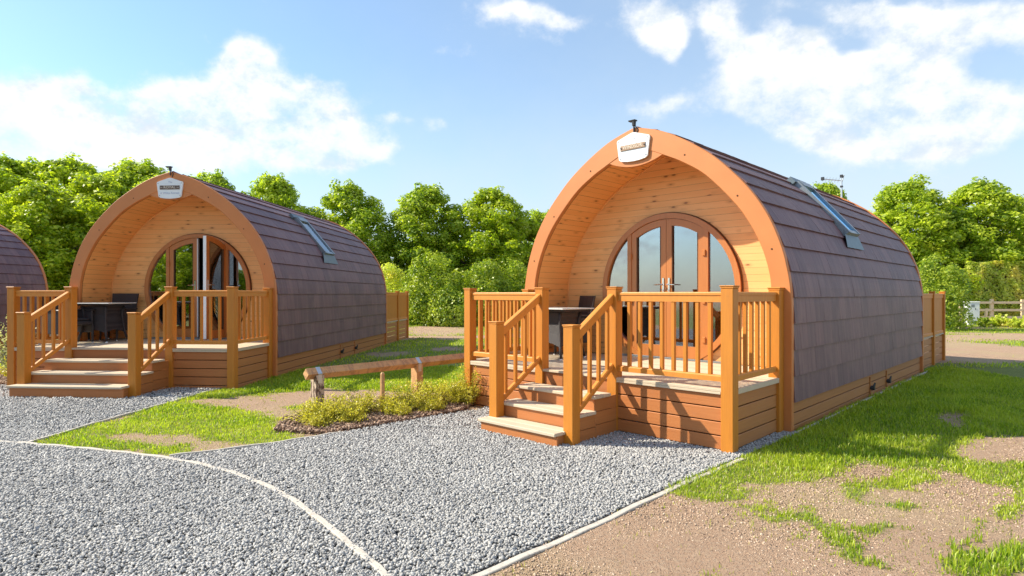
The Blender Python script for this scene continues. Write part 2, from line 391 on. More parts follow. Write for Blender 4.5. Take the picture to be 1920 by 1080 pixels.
# (cx, cy, rx, ry) surveyed patches of turf (+) and bare soil (-)
TURF = [(1300, 912, 60, 18), (1390, 885, 80, 24), (1480, 868, 90, 24), (1530, 880, 60, 12), (1690, 903, 50, 12), (1622, 922, 22, 22), (1625, 940, 16, 12), (1360, 918, 16, 7), (1345, 925, 10, 5),
        (1840, 880, 60, 16), (1900, 895, 50, 26), (1870, 900, 40, 14), (1400, 945, 40, 7), (1455, 965, 45, 7), (1520, 975, 30, 12), (1560, 1003, 28, 12), (1600, 1030, 24, 22), (1590, 1050, 24, 14), (1640, 1065, 26, 10),
        (1900, 950, 32, 18), (1885, 965, 20, 10), (1835, 990, 9, 16), (1820, 1040, 8, 26), (1850, 1062, 60, 20), (1910, 1050, 40, 22), (1370, 1068, 26, 8), (1658, 1004, 18, 7), (1550, 1030, 16, 6), (1480, 1012, 14, 5), (1700, 955, 40, 5), (1770, 868, 60, 14), (1700, 868, 60, 10),
        (400, 802, 120, 22), (490, 812, 70, 15), (300, 845, 80, 7), (210, 805, 110, 13), (150, 822, 60, 10), (330, 770, 110, 9), (400, 745, 90, 11), (560, 765, 26, 10), (240, 838, 70, 9), (450, 828, 60, 8), (120, 840, 60, 8)]
BARE = [(480, 760, 95, 13), (560, 752, 50, 8), (265, 822, 50, 9), (330, 832, 60, 9), (420, 838, 60, 6), (1790, 786, 34, 9), (720, 664, 50, 5), (820, 620, 60, 10), (840, 655, 30, 4), (1880, 840, 80, 16), (1850, 665, 200, 12), (1900, 632, 160, 7), (1700, 655, 300, 9), (1600, 880, 40, 5), (190, 815, 20, 4), (640, 735, 60, 6)]
TPOLY = [[(1385, 862), (1480, 812), (1745, 702), (1800, 684), (2100, 680), (2300, 860), (1990, 822), (1860, 818), (1800, 850), (1740, 866), (1600, 868), (1500, 884), (1400, 880)],
         [(400, 724), (515, 700), (722, 640), (790, 636), (870, 640), (1000, 660), (1000, 720), (870, 745), (700, 728), (560, 735), (480, 742), (380, 752), (255, 780), (90, 828), (90, 834), (330, 780)]]
def turf(x, y):
    x = np.asarray(x, float); y = np.asarray(y, float)
    px, py = px_of(x, y); s = np.clip((py-Y0)/300, .05, 2)
    wx = (fbm(x*1.7+5, y*1.7)-.5)*95*s; wy = (fbm(x*1.7+40, y*1.7+9)-.5)*36*s
    fx = (fbm(x*9+5, y*9)-.5)*50*s; fy = (fbm(x*9+40, y*9+9)-.5)*22*s
    qx = px+wx+fx; qy = py+wy+fy
    m = np.zeros(x.shape)
    far = fbm(x*.35+3, y*.9+7)
    m = np.where((py < 700), np.clip((far-.30)*4, 0, .9), .10*(fbm(x*2.2, y*2.2) > .55))
    for P in TPOLY: m = np.maximum(m, inpoly(qx, qy, P)*1.)
    for cx, cy, rx, ry in TURF:
        d = ((qx-cx)/rx/1.15)**2+((qy-cy)/ry/1.15)**2; m = np.maximum(m, np.clip(1.6-d, 0, 1)*.95)
    for cx, cy, rx, ry in BARE:
        d = ((qx-cx)/rx)**2+((qy-cy)/ry)**2; m = m*(1-np.clip(1.5-d, 0, 1)*.93)
    out = (y < 3.0)
    m = np.where(out, np.clip((fbm(x*.6, y*.6)-.35)*4, 0, 1), m)
    return m

gxs = np.unique(np.concatenate([np.linspace(-600, -20, 20), np.arange(-20, -6, .25), np.arange(-6, 9, .06), np.arange(9, 34, .25), np.linspace(34, 600, 20)]))
gys = np.unique(np.concatenate([np.linspace(-300, 2, 16), np.arange(2, 14, .06), np.arange(14, 45, .3), np.linspace(45, 900, 22)]))
GX, GY = np.meshgrid(gxs, gys)
GZ = (fbm(GX*1.1, GY*1.1)-.5)*.03*((GY > 2) & (GY < 45))
hx = turf(GX, GY)
grav = inpoly(GX, GY, road) | inpoly(GX, GY, drive) | inpoly(GX, GY, pad)
GZ = np.where(grav, -.02, GZ*.7+.004)
for _ in range(2): hx = (hx+np.roll(hx, 1, 0)+np.roll(hx, -1, 0)+np.roll(hx, 1, 1)+np.roll(hx, -1, 1))/5
hx = np.where(grav, 0, hx)
nv = GX.size; W_ = len(gxs); idx = np.arange(nv).reshape(GX.shape)
fc = np.stack([idx[:-1, :-1].ravel(), idx[:-1, 1:].ravel(), idx[1:, 1:].ravel(), idx[1:, :-1].ravel()], 1)
def f_ground(t):
    v = oc(t)
    m = t.n('ShaderNodeAttribute', attribute_name='turf').outputs['Fac']
    n = t.noise(v, 30., 6., .75); n2 = t.noise(v, 110., 4., .75); n3 = t.noise(v, 2.4, 5., .6); n4 = t.noise(v, .5, 4.)
    soil = t.mix(n3, (.50, .325, .210, 1), (.35, .215, .135, 1))
    soil = t.mix(t.smooth(n, .40, .8), soil, (.55, .40, .275, 1))
    vo = t.n('ShaderNodeTexVoronoi', {'Vector': v, 'Scale': 75.})
    grit = t.m('SUBTRACT', 1., t.smooth(vo.outputs['Distance'], .18, .42))
    gc = t.n('ShaderNodeSeparateColor', {0: vo.outputs['Color']}).outputs[0]
    soil = t.mix(t.m('MULTIPLY', grit, t.m('GREATER_THAN', gc, .55)), soil, t.mix(gc, (.66, .54, .42, 1), (.40, .30, .22, 1)))
    soil = t.mix(t.m('MULTIPLY', t.m('LESS_THAN', gc, .16), grit), soil, (.14, .09, .06, 1))
    soil = t.mix(t.m('MULTIPLY', t.smooth(n2, .54, .68), .75), soil, (.19, .125, .085, 1)); soil = t.mix(t.m('MULTIPLY', t.smooth(n4, .46, .62), .30), soil, (.42, .36, .17, 1))
    gr = t.mix(n3, (.18, .23, .035, 1), (.32, .34, .07, 1))
    gr = t.mix(t.smooth(n, .42, .66), gr, (.075, .12, .018, 1))
    gr = t.mix(t.m('MULTIPLY', t.smooth(n4, .5, .7), .5), gr, (.36, .34, .12, 1))
    mm = t.smooth(t.m('ADD', m, t.m('MULTIPLY', t.m('SUBTRACT', n, .5), .9)), .35, .75)
    c = t.mix(mm, soil, gr)
    return pbsdf(t, c, .95, t.m('ADD', t.m('ADD', n, n2), t.m('MULTIPLY', grit, .7)), .9, .02)
mat('ground', f_ground)
me = npmesh('ground', np.stack([GX.ravel(), GY.ravel(), GZ.ravel()], 1), fc, 'ground', 4)
at = me.attributes.new('turf', 'FLOAT', 'POINT'); at.data.foreach_set('value', hx.ravel().astype(np.float32))
tag(obj('ground', me), kind='structure')

def f_gravelbed(t):
    v = oc(t)
    vo = t.n('ShaderNodeTexVoronoi', {'Vector': v, 'Scale': 46.})
    c = t.n('ShaderNodeSeparateColor', {0: vo.outputs['Color']}).outputs[0]
    h = t.m('SUBTRACT', 1., vo.outputs['Distance'])
    cc = t.ramp(c, [(0, (.10, .105, .115)), (.5, (.20, .21, .225)), (1, (.36, .37, .38))])
    cc = t.mix(t.smooth(vo.outputs['Distance'], .45, .75), cc, (.03, .03, .033, 1))
    return pbsdf(t, cc, .85, h, 1., .02)
mat('gravel_bed', f_gravelbed)
def f_stone(t):
    r = island(t); v = oc(t)
    c = t.ramp(r, [(0, (.075, .072, .069)), (.35, (.205, .197, .188)), (.8, (.39, .372, .350)), (1, (.58, .55, .50))])
    c = t.mix(t.m('MULTIPLY', t.smooth(t.noise(v, .9, 5., .6), .45, .68), .45), c, (.50, .48, .45, 1))
    return pbsdf(t, t.mix(t.noise(v, 160.), c, (.47, .465, .46, 1)), .8)
mat('stone', f_stone)
def f_chip(t):
    r = island(t)
    return pbsdf(t, t.ramp(r, [(0, (.10, .055, .035)), (.5, (.26, .155, .10)), (1, (.44, .31, .22))]), .85)
mat('chip', f_chip)
def sheet(name, polys, z, m, **kw):
    b = MB()
    for P in polys:
        n = len(P); b.add([(x, y, z) for x, y in P], [tuple(range(n))])
    o = b.build(name, m); tag(o, **kw); return o
sheet('gravel_road', [road], -.008, 'gravel_bed', kind='structure')
sheet('gravel_drive', [drive], -.004, 'gravel_bed', kind='structure')
sheet('gravel_pad', [pad], -.0055, 'gravel_bed', kind='structure')
sheet('mulch_bed', [mulch, mulch2], .012, 'chip', kind='structure')

def scatter(polys, dens, bbox, vis=True):
    """jittered points inside polygons; density per m2 may fall with distance from the viewer's side"""
    x0, x1, y0, y1 = bbox; n = int((x1-x0)*(y1-y0)*dens(y0))
    x = rng.uniform(x0, x1, n); y = rng.uniform(y0, y1, n)
    keep = rng.random(n) < np.array([dens(v) for v in np.linspace(y0, y1, 200)])[np.clip(((y-y0)/(y1-y0)*199).astype(int), 0, 199)]/dens(y0)
    x, y = x[keep], y[keep]; ins = np.zeros(len(x), bool)
    for P in polys: ins |= inpoly(x, y, P)
    if vis: ins &= np.abs(x) < y*.93+.6
    return x[ins], y[ins]
def rotmats(n, tilt=1.):
    a = rng.uniform(0, 2*np.pi, n); b = rng.normal(0, .5*tilt, n); c = rng.normal(0, .5*tilt, n)
    ca, sa, cb, sb, cc, s_ = np.cos(a), np.sin(a), np.cos(b), np.sin(b), np.cos(c), np.sin(c)
    Rz = np.zeros((n, 3, 3)); Rz[:, 0, 0] = ca; Rz[:, 0, 1] = -sa; Rz[:, 1, 0] = sa; Rz[:, 1, 1] = ca; Rz[:, 2, 2] = 1
    Rx = np.zeros((n, 3, 3)); Rx[:, 0, 0] = 1; Rx[:, 1, 1] = cb; Rx[:, 1, 2] = -sb; Rx[:, 2, 1] = sb; Rx[:, 2, 2] = cb
    Ry = np.zeros((n, 3, 3)); Ry[:, 1, 1] = 1; Ry[:, 0, 0] = cc; Ry[:, 0, 2] = s_; Ry[:, 2, 0] = -s_; Ry[:, 2, 2] = cc
    return Rz @ Rx @ Ry
CUBE = np.array([(x, y, z) for z in (-1, 1) for x, y in ((-1, -1), (1, -1), (1, 1), (-1, 1))], float)
CF = np.array([(3, 2, 1, 0), (4, 5, 6, 7), (0, 1, 5, 4), (1, 2, 6, 5), (2, 3, 7, 6), (3, 0, 4, 7)])
def chips(name, x, y, z, size, m, flat=.55, tilt=1.):
    n = len(x); v = CUBE[None]*(1+rng.uniform(-.38, .38, (n, 8, 3)))
    s = size*rng.uniform(.6, 1.35, (n, 1, 1))*np.stack([rng.uniform(.75, 1.3, n), rng.uniform(.6, 1., n), rng.uniform(.35, .8, n)*flat/.55], 1)[:, None, :]
    v = v*s*.5; v = np.einsum('nij,nkj->nki', rotmats(n, tilt), v)
    v[:, :, 0] += x[:, None]; v[:, :, 1] += y[:, None]; v[:, :, 2] += np.asarray(z)[:, None]
    f = (CF[None]+8*np.arange(n)[:, None, None]).reshape(-1, 4)
    return obj(name, npmesh(name, v.reshape(-1, 3), f, m, 4))
dg = lambda y: 6400 if y < 5 else (4700 if y < 7 else (2600 if y < 9 else 1300))
gx1, gy1 = scatter([road, drive, pad], dg, (-9.6, 3.3, 3.1, 11.2))
gz1 = .006+rng.uniform(0, .016, len(gx1))+(fbm(gx1*1.5, gy1*1.5)-.5)*.012
tag(chips('gravel', gx1, gy1, gz1, np.where(gy1 < 5, .0145, np.where(gy1 < 9, .0165, .022))[:, None, None], 'stone'), 'loose grey slate gravel covering the road, drive and pads', 'gravel', kind='stuff')
mx, my = scatter([mulch, mulch2], lambda y: 2200, (-10.6, 0, 6.6, 14))
tag(chips('bark_mulch', mx, my, .02+rng.uniform(0, .025, len(mx)), .027, 'chip', .35, 1.2), 'brown bark mulch under the golden shrubs', 'mulch', kind='stuff')
# grit and pebbles lying on the bare soil
def in_gravel(x, y): return inpoly(x, y, road) | inpoly(x, y, drive) | inpoly(x, y, pad) | inpoly(x, y, mulch)
def pod_local(x, y, P):
    ox, oy, th = P; dx, dy = x-ox, y-oy; return dx*math.cos(th)-dy*math.sin(th), dx*math.sin(th)+dy*math.cos(th)
PODS = [(1.724, 8.368, R(43.88)), (-6.56, 11.6, R(4.2)), (-16.9, 11.6, R(1.5))]
def in_pod(x, y):
    r = np.zeros(np.shape(x), bool)
    for P in PODS:
        u, v = pod_local(x, y, P); r |= (np.abs(u) < 2.1) & (v > -1.42) & (v < 10.6)
        r |= (np.abs(u) < 1.05) & (v > -2.5) & (v < 0)
    return r
n = 90000; tx = rng.uniform(-3, 7, n); ty = 3.0+5.5*rng.random(n)**1.3
k = (~in_gravel(tx, ty)) & (~in_pod(tx, ty)) & (np.abs(tx) < ty*.93+.4); tx, ty = tx[k], ty[k]
k = rng.random(len(tx)) > turf(tx, ty)*.8; tx, ty = tx[k], ty[k]
mat('pebble', lambda t: pbsdf(t, t.ramp(island(t), [(0, (.13, .085, .06)), (.35, (.38, .265, .18)), (.8, (.54, .39, .275)), (1, (.66, .52, .40))]), .9))
tag(chips('soil_grit', tx, ty, .003+0*tx, .0085, 'pebble', .7), 'fine tan grit strewn over the bare soil', 'grit', kind='stuff')

# grass blades
def blades(name, x, y, h, wd, m, lean=.45, z0=0.):
    n = len(x); a = rng.uniform(0, 2*np.pi, n); L = rng.uniform(0, lean, n)*h; b = a+rng.uniform(-.8, .8, n)+1.57
    sx_, sy_ = np.cos(a)*wd*.5, np.sin(a)*wd*.5; lx, ly = np.cos(b)*L, np.sin(b)*L
    V = np.zeros((n, 5, 3))
    V[:, 0] = np.stack([x-sx_, y-sy_, z0+0*x], 1); V[:, 1] = np.stack([x+sx_, y+sy_, z0+0*x], 1)
    V[:, 2] = np.stack([x+sx_*.8+lx*.3, y+sy_*.8+ly*.3, z0+h*.6], 1); V[:, 3] = np.stack([x-sx_*.8+lx*.3, y-sy_*.8+ly*.3, z0+h*.6], 1)
    V[:, 4] = np.stack([x+lx, y+ly, z0+h*rng.uniform(.85, 1., n)], 1)
    i = 5*np.arange(n)[:, None]
    return obj(name, npmesh(name, V.reshape(-1, 3), [(i+np.array([[0, 1, 2, 3]]), 4), (i+np.array([[3, 2, 4]]), 3)], m, 0))
def grasspts(n, bbox, pw=1.5, thr=.35, jit=.10):
    x = rng.uniform(bbox[0], bbox[1], n); y = bbox[2]+(bbox[3]-bbox[2])*rng.random(n)**pw
    k = (np.abs(x) < y*.92+.5); x, y = x[k], y[k]
    k = ~in_gravel(x, y) & ~in_pod(x, y); x, y = x[k], y[k]
    j = jit*(.6+.8*fbm(x*2, y*2)); m = turf(x+rng.normal(0, 1, len(x))*j, y+rng.normal(0, 1, len(x))*j); m = m*.5+turf(x, y)*.62+(fbm(x*14, y*14)-.5)*1.0
    k = (m > thr) & (rng.random(len(x)) < np.clip(m, 0, 1)); return x[k], y[k], m[k]
x, y, m_ = grasspts(620000, (-7, 9.5, 3.1, 13), 1.25)
tall = np.clip((fbm(x*1.3+9, y*1.3)-.3)*2.4, .35, 1.25)
u_, v_ = pod_local(x, y, PODS[0]); near = np.exp(-((u_-2.7)/.8)**2)*((v_ > -1.5) & (v_ < 8)); tall = tall+near*.6
hgt = (.016+.036*tall)*np.clip(m_, .45, 1.1)*rng.uniform(.35, 1.5, len(x))*np.where(y > 8, 1.25, 1)
tag(blades('grass', x, y, hgt, .0055+.0006*y, 'grass_blade', .7), 'green grass growing in patches over the bare soil', 'grass', kind='stuff')
x, y, m_ = grasspts(150000, (-7, 9.5, 3.1, 13), 1.2, .10, .22)
tag(blades('dry_grass', x, y, .03*rng.uniform(.5, 1.5, len(x)), .0045+.0004*y, 'grass_dry', .9), 'yellowed dry grass among the green turf', 'grass', kind='stuff')
x, y, m_ = grasspts(130000, (-14, 24, 13, 34), .9)
tag(blades('far_grass', x, y, .06*rng.uniform(.5, 1.3, len(x)), .02, 'grass_blade', .7), 'thin far grass between the pods and the hedge', 'grass', kind='stuff')

# edging boards along the gravel
def f_edge(t):
    v = oc(t); n = t.noise(v, 12., 5., .7)
    k = t.smooth(t.noise(v, 28., 5., .8), .50, .66)
    return pbsdf(t, t.mix(t.m('MULTIPLY', k, .6), t.mix(n, (.62, .57, .50, 1), (.42, .37, .31, 1)), (.20, .17, .14, 1)), .85, n, .4, .004)
mat('edging', f_edge)
def smoothline(P, k=6):
    out = []
    for i in range(len(P)-1):
        p0 = P[max(i-1, 0)]; p1 = P[i]; p2 = P[i+1]; p3 = P[min(i+2, len(P)-1)]
        for j in range(k):
            t = j/k
            out.append(tuple(.5*((2*b)+(-a+c)*t+(2*a-5*b+4*c-d)*t*t+(-a+3*b-3*c+d)*t**3) for a, b, c, d in zip(p0, p1, p2, p3)))
    out.append(P[-1]); return out
def edging(P, wd, z, label):
    Q = smoothline(P); rings = []
    for i, p in enumerate(Q):
        a = Q[max(i-1, 0)]; b = Q[min(i+1, len(Q)-1)]; dx, dy = b[0]-a[0], b[1]-a[1]; L = math.hypot(dx, dy); nx, ny = -dy/L*wd/2, dx/L*wd/2
        jz = z+.004*math.sin(i*1.7)
        rings.append([(p[0]-nx, p[1]-ny, -.08), (p[0]-nx, p[1]-ny, jz-.003), (p[0]-nx*.8, p[1]-ny*.8, jz), (p[0]+nx*.8, p[1]+ny*.8, jz), (p[0]+nx, p[1]+ny, jz-.003), (p[0]+nx, p[1]+ny, -.08)])
    tag(MB().loft(rings).build('edging_board', 'edging'), label, 'edging board')
edging(CURVE[:14], .046, .026, 'long curved pale edging board sweeping across the gravel road')
edging([(a+.03, b-.03) for a, b in RLINE], .052, .014, 'straight pale edging between the grey drive and the bare soil')
edging([(-3.34, 5.86)]+BLINE[1:3]+[(-1.95, 6.88)], .028, .034, 'thin straight edging board along the lime grass beside the drive')
edging(LLINE, .028, .03, 'thin edging board beside the gravel pad of the left pod')
edging([(3.25, 6.86), (5.6, 9.3), (8.5, 12.3)], .03, .03, 'pale edging running along the shaded side of the nearest pod')

# ------------------------------------------------------------------ pods
OUT_ = [(0, 3.90), (.4, 3.775), (.76, 3.585), (1.12, 3.335), (1.42, 3.05), (1.64, 2.79), (1.82, 2.50), (1.95, 2.19), (2.03, 1.9), (2.072, 1.6), (2.08, 1.2), (2.08, .6), (2.08, 0.)]
INN_ = [(0, 3.66), (.44, 3.46), (.74, 3.31), (1.055, 3.095), (1.43, 2.70), (1.63, 2.40), (1.755, 2.13), (1.83, 1.87), (1.856, 1.66), (1.86, 1.2), (1.86, .6), (1.86, 0.)]
def dens_(P, k=8): return smoothline(P, k)
OUTD = dens_(OUT_); INND = dens_(INN_)
def u_in(z):  # half width of the inner profile at height z
    zs = [p[1] for p in INND][::-1]; us = [p[0] for p in INND][::-1]; return float(np.interp(z, zs, us))
def arc_resample(P, ds):
    """walk profile P from its low end up to the apex, equal steps"""
    P = P[::-1]; s = [0]
    for a, b in zip(P, P[1:]): s.append(s[-1]+math.hypot(b[0]-a[0], b[1]-a[1]))
    return P, s
def at_s(P, s, q):
    u = float(np.interp(q, s, [p[0] for p in P])); z = float(np.interp(q, s, [p[1] for p in P]))
    e = .02; u2 = float(np.interp(min(q+e, s[-1]), s, [p[0] for p in P])); z2 = float(np.interp(min(q+e, s[-1]), s, [p[1] for p in P]))
    u1 = float(np.interp(q-e, s, [p[0] for p in P])); z1 = float(np.interp(q-e, s, [p[1] for p in P]))
    tx_, tz_ = u2-u1, z2-z1; L = math.hypot(tx_, tz_); return u, z, tz_/L, -tx_/L     # point + outward normal (for +u side)
def arch_ring(O, I, y0, y1):
    """arch band between two profiles, both sides, extruded y0..y1"""
    full = lambda P: [(-u, z) for u, z in P[::-1]]+[(u, z) for u, z in P[1:]]
    n = 90
    def rs(P):
        P = full(P); s = [0]
        for a, b in zip(P, P[1:]): s.append(s[-1]+math.hypot(b[0]-a[0], b[1]-a[1]))
        q = np.linspace(0, s[-1], 2*n+1); return list(zip(np.interp(q, s, [p[0] for p in P]), np.interp(q, s, [p[1] for p in P])))
    A, B = rs(O), rs(I); c = .008
    ring = []
    for (a, az_), (b, bz) in zip(A, B):
        dx, dz = a-b, az_-bz; L = math.hypot(dx, dz); dx /= L; dz /= L
        ring.append([(a, y0+c, az_), (a-dx*c, y0, az_-dz*c), (b+dx*c, y0, bz+dz*c), (b, y0+c, bz), (b, y1, bz), (a, y1, az_)])
    return MB().loft(ring)
LEN = 7.35; FL = .64; DV = .82            # length, floor height, depth of the porch
CX, CZ, CR = .03, 1.665, 1.13             # round door frame: centre and outer radius

def circ_half(z, r): 
    d = r*r-(z-CZ)**2; return math.sqrt(d) if d > 0 else None
def pod_walls(root):
    # porch back wall: horizontal pine boards round the circular door
    b = MB(); bd = .094; z = FL
    while z < 3.62:
        z1 = min(z+bd-.0022, 3.64); K = 4; left = []; mid = []; zs = [z+(z1-z)*i/K for i in range(K+1)]
        y = DV-random.uniform(0, .003); full = all(circ_half(q, CR-.02) is None for q in zs)
        if full:
            b.add([(sg*max(u_in(q)-.003, .02), y, q) for q in zs for sg in (-1, 1)], [(2*i, 2*i+1, 2*i+3, 2*i+2) for i in range(K)])
        else:
            for sg in (-1, 1):
                vs = []
                for q in zs:
                    c = circ_half(q, CR-.02) or 0.; vs += [(sg*(u_in(q)-.003), y, q), (CX+sg*c, y, q)]
                b.add(vs, [(2*i, 2*i+1, 2*i+3, 2*i+2) for i in range(K)])
        z += bd
    b.build('front_wall', 'pine_wall', root)
    # dark backing seen in the joints
    b = MB(); full = [(-u, z) for u, z in INND[::-1]]+[(u, z) for u, z in INND[1:]]
    C = [(CX+(CR-.025)*math.cos(a), CZ+(CR-.025)*math.sin(a)) for a in np.linspace(-math.pi/2, 1.5*math.pi, 73)]
    ring = []
    for x_, z_ in C:
        dx, dz = x_-CX, z_-CZ; best = None
        for t_ in np.arange(1, 4, .02):
            xx, zz = CX+dx*t_, CZ+dz*t_
            if zz < .1 or zz > 3.66 or abs(xx) > u_in(zz): break
            best = (xx, zz)
        ring.append([(x_, DV+.03, z_), (*(best or (x_, z_)),)]); ring[-1][1] = (ring[-1][1][0], DV+.03, ring[-1][1][1])
    b.loft(ring, closed=False, caps=False); b.build('wall_backing', 'gap', root)
    # porch lining: boards running front to back
    P, s = arc_resample(INND, .1); b = MB(); q = float(np.interp(FL, [p[1] for p in P], s)); bw = .094
    while q < s[-1]:
        q1 = min(q+bw-.0026, s[-1]); r = random.uniform(0, .004)
        for sg in (-1, 1):
            A = at_s(P, s, q); B = at_s(P, s, q1); t = .012+r
            pts = [(sg*(A[0]), A[1]), (sg*(B[0]), B[1])]
            b.add([(pts[0][0]-sg*A[2]*r, y, pts[0][1]-A[3]*r) for y in (.035, DV-.005)]+[(pts[1][0]-sg*B[2]*r, y, pts[1][1]-B[3]*r) for y in (DV-.005, .035)], [(0, 1, 2, 3)])
        q += bw
    b.build('porch_lining', 'pine_soffit', root)
    b = MB(); ring = [[(u*1.012, .03, z+.012*(u < 1.2)), (u*1.012, DV+.06, z+.012*(u < 1.2))] for u, z in full]; b.loft(ring, closed=False, caps=False); b.build('lining_backing', 'gap', root)
    # cover bead where lining meets wall
    In2 = [(max(u-.022, 0) if z < 3.3 else u*.985, z-(.024 if z > 3.0 else 0)) for u, z in INND]
    arch_ring([(u-.001 if u > .01 else 0, z) for u, z in INND], In2, DV-.02, DV-.004).build('corner_bead', 'pine_soffit', root)
    # fascia
    O2 = [(u+.012*(u > .01), z+.012*(z > 2)) for u, z in OUTD]
    arch_ring(O2, INND, -.035, .03).build('front_fascia', 'fascia', root)
    # apex panel hanging below the crown
    poly = [(-.50, 3.50)]+[(x_, 3.372+.115*(x_/.46)**2) for x_ in np.linspace(-.44, .44, 15)]+[(.50, 3.50), (.3, 3.62), (0, 3.72), (-.3, 3.62)]
    MB().prism_y(poly, -.028, .028).build('apex_panel', 'fascia', root)
    b = MB()
    for u in (.754, 1.454, 1.865):
        for sg in (-1, 1):
            z = {.754: 3.41, 1.454: 2.80, 1.865: 2.128}[u]; uu = sg*u
            MB().loft([[(uu+.011*math.cos(a)*k, -.035-d, z+.011*math.sin(a)*k) for a in np.linspace(0, 2*math.pi, 9)[:-1]] for k, d in ((1.2, -.004), (1., .004), (.6, .006))]).build('fascia_screw', 'gap', root)
    # rear
    arch_ring([(u+.03*(u > .01), z+.03*(z > 2)) for u, z in OUTD], [(max(u-.10, 0), z-.10*(z > 2.6)) for u, z in OUTD], LEN-.01, LEN+.07).build('rear_fascia', 'fascia', root)
    b = MB(); z = .05
    while z < 3.8:
        z1 = min(z+.14, 3.84); us = [p[0] for p in OUTD][::-1]; zz = [p[1] for p in OUTD][::-1]
        b.add([(sg*(float(np.interp(q, zz, us))-.05 if q < 3.6 else max(.02, float(np.interp(q, zz, us))-.12)), LEN-.03, q) for q, sg in ((z, -1), (z, 1), (z1, 1), (z1, -1))], [(0, 1, 2, 3)]); z += .144
    b.build('rear_wall', 'skirt_x', root)
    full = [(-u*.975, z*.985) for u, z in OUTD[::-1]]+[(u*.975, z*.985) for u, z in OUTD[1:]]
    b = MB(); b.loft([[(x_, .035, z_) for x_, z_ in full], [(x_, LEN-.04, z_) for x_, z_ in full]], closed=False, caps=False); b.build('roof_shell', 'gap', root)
    # interior: floor, curtains, bed
    b = MB(); b.box(-1.84, 1.84, DV+.05, LEN-.05, FL-.05, FL); b.build('room_floor', 'banner', root)
    b = MB(); b.box(-1.9, -.4, 4.6, LEN-.1, FL, FL+.5, .04); b.box(-1.9, -.4, 6.7, LEN-.12, FL+.5, FL+1.0, .04); b.build('bed', 'banner_dark', root)

def pod_roof(root):
    P, s = arc_resample(OUTD, .1); s0 = float(np.interp(.36, [p[1] for p in P], s)); n = 15; ex = (s[-1]-s0)/n
    V = []; Fq = []; rnd = random.Random(11)
    for sg in (-1, 1):
        for c in range(n):
            q0 = s0+c*ex-.012; q1 = min(s0+(c+1)*ex+.03, s[-1])
            v = .03-rnd.uniform(0, .25)
            while v < LEN-.01:
                wv_ = rnd.uniform(.24, .36); a = max(v, .03)+.001; bq = min(v+wv_, LEN-.01)-.001
                if bq-a < .03: v += wv_; continue
                lift = rnd.uniform(-.001, .002); sk = rnd.uniform(-.0015, .0015); base = len(V)
                for j in range(4):
                    t_ = j/3; u, z, nx, nz = at_s(P, s, q0+(q1-q0)*t_); h = .026*(1-t_)+.003+lift*(1-t_)
                    if sg and u < .01: u = 0.
                    for yy, k in ((a, -sk), (bq, sk)):
                        V.append((sg*(u+nx*h), yy, z+nz*h+(k if j == 0 else 0)))
                u, z, nx, nz = at_s(P, s, q0+.004)
                V.append((sg*(u-nx*.005), a, z-nz*.005)); V.append((sg*(u-nx*.005), bq, z-nz*.005))
                for j in range(3): Fq.append((base+2*j, base+2*j+1, base+2*j+3, base+2*j+2))
                Fq += [(base+8, base+9, base+1, base), ]
                V.append((sg*(u-nx*.005), a, z)); V.append((sg*(u-nx*.005), bq, z))
                Fq += [(base, base+2, base+4, base+8), (base+1, base+3, base+5, base+9)]
                v += wv_
    b = MB(); b.v = V; b.f = Fq; b.build('roof_shingles', 'shingle', root)
    b = MB(); v = .04; rnd = random.Random(4)
    while v < LEN-.05:
        v1 = min(v+.33, LEN-.02); h = .018 
        b.add([(-.12, v, 3.875+h*.2), (0, v, 3.925+h), (.12, v, 3.875+h*.2), (-.12, v1, 3.87), (0, v1, 3.92), (.12, v1, 3.87)], [(0, 1, 4, 3), (1, 2, 5, 4)])
        b.add([(-.12, v, 3.86), (-.12, v, 3.875+h*.2), (0, v, 3.925+h), (.12, v, 3.875+h*.2), (.12, v, 3.86), (0, v, 3.9)], [(0, 1, 2, 5), (5, 2, 3, 4)])
        v += .31
    b.build('ridge_cap', 'shingle', root)
    # board skirting under the shingles
    for sg in (-1, 1):
        b = MB()
        for z0, z1 in ((-.06, .056), (.068, .201), (.213, .352)):
            x0, x1 = sorted((sg*2.035, sg*2.06)); y = .03
            b.box(x0, x1, .03, 3.6, z0, z1, .004); b.box(x0, x1, 3.604, LEN, z0, z1, .004)
        b.build('side_skirting', 'skirt_y', root)
    for v in (3.45, 4.5): MB().box(2.055, 2.078, v, v+.05, -.03, .30, .004).build('skirting_strap', 'skirt_y', root)
    for v in (3.45, 4.5):
        b = MB(); b.tube([(2.07, v+.025, .13), (2.13, v+.025, .13)], .035, 10); b.tube([(2.11, v+.025, .16), (2.12, v+.08, .20), (2.10, v+.10, .10)], .012, 6)
        b.build('drain_outlet', 'black_plastic', root)

